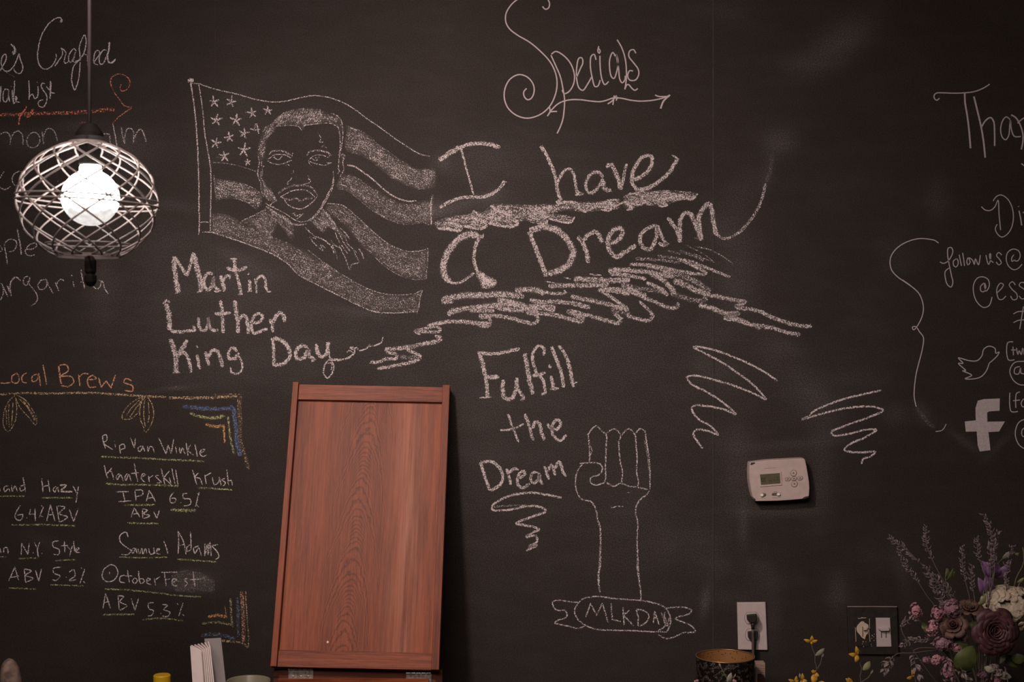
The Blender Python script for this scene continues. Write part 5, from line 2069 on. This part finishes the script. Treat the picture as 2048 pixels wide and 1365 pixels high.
# ------------------------------------------------------------ flowers
M_STEM = mat('stem_brown', (0.10, 0.075, 0.06), 0.7)
M_STEMG = mat('stem_green', (0.11, 0.12, 0.05), 0.7)
M_LEAF = mat('leaf_green', (0.07, 0.084, 0.025), 0.55, var=0.3, scale=60)
M_LEAFP = mat('leaf_pale', (0.208, 0.2, 0.096), 0.55, var=0.25, scale=60)
M_LEAFG = mat('leaf_grey', (0.22, 0.20, 0.15), 0.6, var=0.25, scale=60)
M_LAV = mat('lavender_dusty', (0.2, 0.144, 0.16), 0.75, var=0.35, scale=150)
M_GREYF = mat('dried_spike', (0.208, 0.16, 0.148), 0.8, var=0.35, scale=150)
M_PINK = mat('dusty_pink', (0.374, 0.173, 0.202), 0.65, var=0.35, scale=130)
M_MAUVE = mat('mauve_petal', (0.225, 0.12, 0.143), 0.65, var=0.35, scale=110)
M_BURG = mat('burgundy_petal', (0.063, 0.022, 0.025), 0.55, var=0.4, scale=70)
M_BROWNP = mat('withered_petal', (0.09, 0.045, 0.033), 0.65, var=0.4, scale=70)
M_CREAMP = mat('cream_petal', (0.396, 0.324, 0.24), 0.6, var=0.14, scale=60)
M_PURP = mat('purple_petal', (0.15, 0.075, 0.165), 0.55, var=0.35, scale=60)
M_GOLDP = mat('golden_petal', (0.44, 0.23, 0.025), 0.55, var=0.25, scale=90)
M_VASE = mat('dark_vase', (0.05, 0.035, 0.03), 0.3)
fr = random.Random(11)


def bez(pts, n=24):
    q = smooth_path([(p.x, p.z) for p in pts], 0.002)
    q = q[::max(1, len(q) // n)] + [q[-1]]
    y = [p.y for p in pts]
    out_ = []
    for i, p in enumerate(q):
        t = i / max(1, len(q) - 1) * (len(y) - 1)
        k = min(int(t), len(y) - 2)
        out_.append(Vector((p[0], y[k] + (y[k + 1] - y[k]) * (t - k), p[1])))
    return out_


def sprig(parent, pts, frac, m_, size=0.0035, stem=0.0009, dens=1.0, name='flower_spike', foot=None):
    path = bez(pts + ([foot] if foot is not None else []))
    st = MB().tube(path, stem, 6).build('stem', M_STEM, parent, smooth=True)
    L = [0]
    for a, c in zip(path, path[1:]):
        L.append(L[-1] + (c - a).length)
    vis = sum((a - c).length for a, c in zip(pts, pts[1:]))
    fl = MB()
    n_ = int(vis * frac / 0.0022 * dens)
    for i in range(n_):
        s_ = vis * frac * i / n_
        k = 0
        while k < len(L) - 2 and L[k + 1] < s_:
            k += 1
        t = (s_ - L[k]) / max(1e-6, L[k + 1] - L[k])
        p = path[k].lerp(path[k + 1], t)
        ax = (path[k] - path[k + 1]).normalized()
        a = fr.uniform(0, 6.283)
        u = ax.cross(Vector((0, 1, 0))).normalized()
        w = ax.cross(u)
        sd = u * math.cos(a) + w * math.sin(a)
        g = size * (0.5 + 0.6 * math.sin(math.pi * min(1, (i + 1.5) / n_ * 0.75 + 0.12))) * fr.uniform(0.7, 1.3)
        d_ = (sd + ax * 0.7).normalized()
        fl.leaf(p, p + d_ * g * 2.1, d_.cross(ax) if d_.cross(ax).length > 0.01 else u, g * 1.1, 0.2, 3)
    fl.build(name, m_, parent, solid=0.0006)


def cluster(parent, c, rx, ry, rz, n, size, m_, name):
    """A head of small four-petalled florets over a rounded core."""
    mb = MB()
    mb.ball(c, (rx * 0.72, ry * 0.72, rz * 0.72), 10, 6)
    for i in range(n):
        v = Vector((fr.gauss(0, 1), fr.gauss(-0.5, 1), fr.gauss(0.1, 1))).normalized()
        p = c + Vector((v.x * rx, v.y * ry, v.z * rz)) * fr.uniform(0.72, 1.0)
        u = v.cross(Vector((0.3, 0.2, 1))).normalized()
        w = v.cross(u)
        a0 = fr.uniform(0, 1.57)
        for k in range(4):
            a = a0 + k * math.pi / 2
            d_ = (u * math.cos(a) + w * math.sin(a) + v * 0.35).normalized()
            mb.leaf(p, p + d_ * size * fr.uniform(0.85, 1.15), v.cross(d_), size * 0.95, 0.18, 3)
    return mb.build(name, m_, parent, smooth=True, solid=0.0004)


def cupped(mb, c, out_, upv, L, Wd, open_, curl):
    """One broad petal rising from c: out_ is its outward way, upv the flower's axis."""
    sd = upv.cross(out_).normalized()
    n_, m__ = 6, 6
    vs, fs = [], []
    for i in range(n_ + 1):
        t = i / n_
        an = open_ * (0.3 + 0.7 * t) + curl * max(0, t - 0.7)
        cen = c + (out_ * math.sin(an) + upv * math.cos(an)) * (L * t)
        wd = Wd * 0.5 * (0.35 + 0.65 * math.sin(math.pi * min(0.82, t * 0.78 + 0.08)))
        for j in range(m__ + 1):
            s_ = (j / m__ - 0.5) * 2
            wave = 0.03 * L * math.sin(5 * s_ + 3 * t)
            vs.append(cen + sd * (wd * s_) - out_ * (wd * 0.35 * s_ * s_) + upv * wave * t)
    for i in range(n_):
        for j in range(m__):
            a = i * (m__ + 1) + j
            fs.append((a, a + 1, a + m__ + 2, a + m__ + 1))
    mb.add(vs, fs)


def rose(parent, c, axis, R, m_, m_in, rings=6, name='rose'):
    axis = axis.normalized()
    u = axis.cross(Vector((0.1, 0.3, 1))).normalized()
    w = axis.cross(u)
    o = MB()
    inn = MB()
    for r in range(rings):
        t = r / (rings - 1)
        n_ = 3 + int(3 * t + 0.5)
        tgt = inn if t < 0.55 else o
        for k in range(n_):
            a = 2 * math.pi * (k + 0.37 * r) / n_ + fr.uniform(-.15, .15)
            d_ = (u * math.cos(a) + w * math.sin(a)).normalized()
            base = c + d_ * (R * 0.05 + R * 0.42 * t) - axis * (R * 0.55)
            cupped(tgt, base, d_, axis, R * (0.75 + 0.25 * t), R * (0.55 + 0.75 * t), 0.10 + 0.62 * t * t, 1.0 * t)
    h = o.build(name, m_, parent, smooth=True, solid=0.0007)
    inn.build('petal_heart', m_in, h, smooth=True, solid=0.0006)
    return h


CF = (1740, 1010, 3.844)


def fp(x, y, d):
    return crop([(x, y)], *CF, d)[0]


FD = 0.32
vb = fp(860, 1750, FD)
vb.z = CT
bq = thing('flower_bouquet', 'dusky bouquet of lavender spikes, a burgundy rose and cream hydrangea by the switch plate', 'bouquet', vb)
MB().lathe([(0, CT + 0.004), (0.045, CT + 0.006), (0.056, CT + 0.05), (0.045, CT + 0.10), (0.047, CT + 0.11), (0.05, CT + 0.11), (0.048, CT + 0.10), (0.06, CT + 0.05), (0.048, CT), (0, CT)], (vb.x, vb.y, 0), 40).build('vase', M_VASE, bq, smooth=True)
fo_ = Vector((vb.x, vb.y, CT + 0.11))


def spk(pts, frac, m_=None, size=0.0038, dd=0.0, **k):
    P = [fp(x, y, FD + dd + 0.02 * math.sin(i)) for i, (x, y) in enumerate(pts)]
    ft = Vector((vb.x + (P[-1].x - vb.x) * 0.2, vb.y, CT + 0.10))
    sprig(bq, P, frac, m_ or M_LAV, size, foot=ft, **k)


spk([(145, 250), (250, 320), (330, 390), (400, 470), (480, 570), (575, 710)], 0.42)
spk([(222, 340), (280, 450), (350, 560), (420, 690), (490, 800)], 0.5)
spk([(435, 165), (440, 280), (470, 390), (500, 490), (590, 700)], 0.42)
spk([(710, 320), (722, 450), (742, 600), (752, 730)], 0.62)
spk([(785, 465), (793, 580), (812, 720)], 0.8)
spk([(822, 250), (842, 360), (862, 450), (880, 600)], 0.55)
spk([(862, 70), (915, 125), (940, 220), (938, 350), (915, 500), (880, 680)], 0.62, size=0.0046)
spk([(990, 205), (962, 290), (935, 420), (905, 560), (875, 690)], 0.55, size=0.0046)
spk([(1095, 315), (1082, 430), (1058, 540), (1030, 660)], 0.9, size=0.0042)
spk([(420, 470), (490, 560), (530, 680), (570, 780)], 0.95, size=0.0062, dd=-0.05)
spk([(470, 540), (580, 640), (660, 720)], 0.95, size=0.0056, dd=-0.04)
spk([(355, 882), (290, 905), (250, 960)], 0.9, M_GREYF, dd=-0.06, size=0.0046)
spk([(250, 1092), (310, 1050), (390, 1042), (470, 1035), (560, 1100)], 0.72, M_GREYF, dd=-0.03, size=0.0045)
spk([(98, 1280), (150, 1225), (210, 1150), (310, 1130), (420, 1100), (560, 1120)], 0.24, M_GREYF, size=0.006)
spk([(370, 1315), (352, 1210), (340, 1120), (430, 1090), (560, 1110)], 0.36, M_GREYF, size=0.0065)
spk([(660, 1330), (620, 1250), (590, 1180)], 0.95, M_MAUVE, size=0.0065, dd=0.03)
spk([(760, 1330), (720, 1290), (690, 1230)], 0.95, M_GREYF, size=0.0065, dd=0.04)
spk([(930, 1260), (1010, 1290), (1060, 1340)], 0.95, M_GREYF, size=0.007, dd=0.05)
for x, y, rx, rz, n_, m_ in ((350, 818, 44, 58, 20, M_PINK), (515, 840, 38, 58, 20, M_PINK), (625, 795, 82, 66, 44, M_MAUVE), (480, 950, 42, 62, 24, M_PINK), (560, 1070, 74, 66, 36, M_MAUVE),
                             (515, 1190, 58, 48, 18, M_PINK), (600, 1290, 58, 66, 26, M_MAUVE), (716, 1020, 30, 28, 8, M_PINK), (662, 1100, 40, 28, 10, M_PINK), (990, 1345, 52, 40, 18, M_PINK),
                             (425, 1200, 30, 26, 8, M_MAUVE), (860, 1310, 44, 40, 14, M_MAUVE)):
    c_ = fp(x, y, FD + 0.03)
    k = 1 / CF[2]
    cluster(bq, c_, mm(rx * k, FD), mm(rx * k, FD) * 0.8, mm(rz * k, FD), n_, 0.0052, m_, 'blossom')
st = MB()
for a in ([(350, 860), (440, 960), (560, 1120), (700, 1300)], [(1175, 330), (1182, 450), (1125, 560), (1105, 650), (1080, 760)], [(1184, 570), (1150, 600), (1135, 650), (1110, 760)], [(770, 790), (800, 900), (830, 1200)], [(640, 940), (700, 1050), (800, 1300)],
          [(520, 1190), (640, 1200), (760, 1330)], [(590, 490), (580, 560), (590, 660), (650, 760), (740, 1000)], [(840, 770), (900, 700), (880, 640)], [(1130, 370), (1040, 400), (985, 450), (960, 500), (930, 620)], [(970, 950), (930, 1200), (880, 1400)]):
    st.tube(bez([fp(x, y, FD) for x, y in a] + [fo_]), 0.0011, 6)
st.build('stem', M_STEMG, bq, smooth=True)
rose(bq, fp(965, 975, FD + 0.055), Vector((0.05, -1, 0.12)), mm(142 / CF[2], FD), M_BURG, M_BURG, 7)
rose(bq, fp(770, 790, FD + 0.02), Vector((-0.1, -0.5, 0.9)), mm(74 / CF[2], FD), M_BROWNP, M_BROWNP, 4, 'rosebud')
rose(bq, fp(640, 925, FD + 0.035), Vector((-0.4, -0.7, 0.5)), mm(86 / CF[2], FD), M_BROWNP, M_BURG, 4, 'rosebud')
# hydrangea head: broad round petals
hy = MB()
hc = fp(1065, 800, FD - 0.01)
hr = mm(205 / CF[2], FD)
hy.ball(hc, (hr * 0.85, hr * 0.6, hr * 0.62), 14, 8)
for i in range(46):
    v = Vector((fr.gauss(0, 1), -abs(fr.gauss(0.6, 0.7)), fr.gauss(0.25, 0.8))).normalized()
    p = hc + Vector((v.x * hr, v.y * hr * 0.7, v.z * hr * 0.75))
    u = v.cross(Vector((0.3, 0.2, 1))).normalized()
    w = v.cross(u)
    a0 = fr.uniform(0, 1.57)
    for k in range(4):
        a = a0 + k * math.pi / 2
        d_ = (u * math.cos(a) + w * math.sin(a)).normalized()
        cupped(hy, p, d_, v, 0.018, 0.021, 1.2, 0.3)
hy.build('hydrangea', M_CREAMP, bq, smooth=True, solid=0.0005)
# purple petals
pu = MB()
for a, c, w_ in (((930, 560), (850, 430), 90), ((940, 570), (900, 440), 80), ((960, 560), (1080, 450), 90), ((880, 700), (830, 560), 80), ((900, 690), (890, 540), 90), ((960, 560), (975, 440), 60), ((860, 680), (930, 560), 60)):
    A, B_ = fp(*a, FD - 0.02), fp(*c, FD + 0.0)
    pu.leaf(A, B_, (B_ - A).cross(Vector((0, 1, 0))), mm(w_ / CF[2], FD), 0.18, 8)
pu.build('purple_tulip', M_PURP, bq, smooth=True, solid=0.0006)
for a, c, w_, m_, d_ in (((655, 1262), (790, 1085), 165, M_LEAF, .05), ((585, 560), (655, 515), 34, M_LEAF, .03), ((585, 570), (600, 492), 30, M_LEAF, .03), ((585, 590), (640, 490), 26, M_LEAF, .03), ((1000, 1160), (1180, 1240), 80, M_LEAF, .0), ((1080, 1180), (1200, 1180), 80, M_LEAF, .02),
                     ((600, 1000), (540, 930), 70, M_BROWNP, .03), ((640, 1030), (760, 1090), 90, M_LEAF, .02), ((880, 1170), (905, 1110), 34, M_LEAFG, .05), ((1000, 1230), (1030, 1110), 40, M_LEAFG, .03), ((840, 775), (890, 690), 40, M_LEAFP, .03), ((1130, 600), (1184, 560), 26, M_LEAFP, .03), ((1020, 420), (1070, 360), 44, M_LEAFG, .0), ((1150, 380), (1115, 380), 24, M_LEAFP, .02), ((400, 900), (440, 990), 50, M_LEAF, .0),
                     ((960, 1290), (1090, 1330), 60, M_LEAFG, .05), ((880, 1250), (960, 1280), 50, M_LEAFG, .05), ((760, 900), (820, 960), 90, M_LEAF, .0)):
    A, B_ = fp(*a, FD + d_), fp(*c, FD + d_ + 0.01)
    MB().leaf(A, B_, (B_ - A).cross(Vector((0, 1, 0))), mm(w_ / CF[2], FD), 0.12, 10).build('leaf', m_, bq, smooth=True, solid=0.0004)

# yellow sprays in a low pot before the wall
YF = 0.30
vy = at(1640, 1480, YF)
vy.z = CT
ys = thing('yellow_flower_spray', 'thin stems of golden four-petalled flowers and leaves standing below the switch plate', 'flowers', vy)
MB().lathe([(0, CT + 0.003), (0.034, CT + 0.004), (0.042, CT + 0.07), (0.045, CT + 0.07), (0.037, CT), (0, CT)], (vy.x, vy.y, 0), 36).build('pot', M_VASE, ys, smooth=True)
MB().lathe([(0, CT + 0.063), (0.041, CT + 0.062)], (vy.x, vy.y, 0), 24).build('soil', mat('soil', (0.03, 0.02, 0.015), 0.9, var=0.4), ys)


def yp(x, y, d=YF, s=CS):
    return crop([(x, y)], *s, d)[0]


fy = Vector((vy.x, vy.y, CT + 0.06))
for pts in ([(460, 710), (478, 800), (512, 880), (512, 990), (540, 1090), (505, 1170), (520, 1500)], [(622, 880), (610, 930), (590, 1010), (545, 1090)], [(1150, 850), (1158, 980), (1195, 1090), (1168, 1200), (1185, 1290), (1100, 1600)],
            [(1355, 1120), (1290, 1215), (1190, 1280)], [(300, 1180), (310, 1300), (420, 1600)], [(490, 1210), (500, 1400)], [(230, 1260), (330, 1500)], [(1000, 1270), (960, 1500)]):
    P = [yp(*p) for p in pts]
    if pts[-1][1] > 1300:
        P.append(fy)
    MB().tube(bez(P), 0.00095, 6).build('stem', M_STEM, ys, smooth=True)


def yflower(c, petals, parent, d=YF, s=CS):
    mb = MB()
    C = yp(*c, d, s)
    for (x, y, w_) in petals:
        T_ = yp(x, y, d + 0.006, s)
        mb.leaf(C, T_, (T_ - C).cross(Vector((0, 1, 0))), mm(w_ / s[2], d), 0.15, 6)
    mb.ball(C, 0.0016, 8, 5)
    return mb.build('flower', M_GOLDP, parent, smooth=True, solid=0.0005)


yflower((458, 690), [(465, 600, 56), (345, 655, 48), (550, 665, 44), (455, 730, 36)], ys)
yflower((1130, 880), [(1110, 755, 62), (1000, 870, 62), (1100, 992, 68), (1145, 830, 30)], ys)
yflower((500, 1160), [(480, 1098, 40), (515, 1105, 34), (575, 1190, 70), (480, 1300, 96), (455, 1110, 30)], ys)
yflower((330, 1260), [(325, 1150, 50), (400, 1260, 60), (360, 1300, 60), (280, 1290, 40)], ys)
yflower((220, 1280), [(240, 1190, 50), (120, 1240, 50), (270, 1250, 40)], ys)
yflower((560, 1290), [(650, 1275, 50), (600, 1310, 50)], ys)
yflower((1040, 1290), [(960, 1225, 64), (1000, 1215, 60), (1050, 1260, 50)], ys)
for a, c, w_, m_ in (((512, 895), (650, 785), 66, M_LEAFG), ((1210, 1110), (1315, 975), 92, M_LEAFP), ((612, 920), (632, 855), 34, M_LEAFG), ((1320, 1165), (1362, 1100), 26, M_LEAFG), ((290, 1225), (288, 1150), 30, M_LEAFG), ((1150, 870), (1170, 820), 30, M_STEM)):
    A, B_ = yp(*a), yp(*c)
    MB().leaf(A, B_, (B_ - A).cross(Vector((0, 1, 0))), mm(w_ / CS[2], YF), 0.1, 8).build('leaf' if w_ > 35 else 'bud', m_, ys, smooth=True, solid=0.0005)
# sprig reaching before the lantern
P = [yp(430, 1090, YF, CO), yp(480, 1200, YF, CO), yp(540, 1300, YF, CO), yp(640, 1500, YF, CO), fy]
MB().tube(bez(P), 0.0009, 6).build('stem', M_STEMG, ys, smooth=True)
for a, c, w_ in (((545, 1370), (610, 1225), 70), ((455, 1145), (425, 1085), 26), ((640, 1310), (675, 1240), 14)):
    A, B_ = yp(*a, YF, CO), yp(*c, YF, CO)
    MB().leaf(A, B_, (B_ - A).cross(Vector((0, 1, 0))), mm(w_ / CO[2], YF), 0.1, 8).build('leaf', M_LEAFG, ys, smooth=True, solid=0.0005)
for c, pet in (((640, 1365), [(650, 1320, 40), (690, 1345, 40)]), ((90, 1360), [(60, 1345, 40), (120, 1330, 44)])):
    mb = MB()
    C = yp(*c, YF, CO)
    for x, y, w_ in pet:
        T_ = yp(x, y, YF, CO)
        mb.leaf(C, T_, (T_ - C).cross(Vector((0, 1, 0))), mm(w_ / CO[2], YF), 0.15, 5)
    mb.build('pink_bud', M_PINK, ys, smooth=True, solid=0.0005)
# one golden flower leaning out of the bouquet
yflower((1935, 1200), [(1850, 1225, 54), (1925, 1095, 34), (1965, 1180, 34)], bq, FD)
MB().tube(bez([yp(1938, 1190, FD), yp(1985, 1235, FD), yp(1992, 1300, FD), fo_]), 0.001, 6).build('stem', M_STEM, bq, smooth=True)
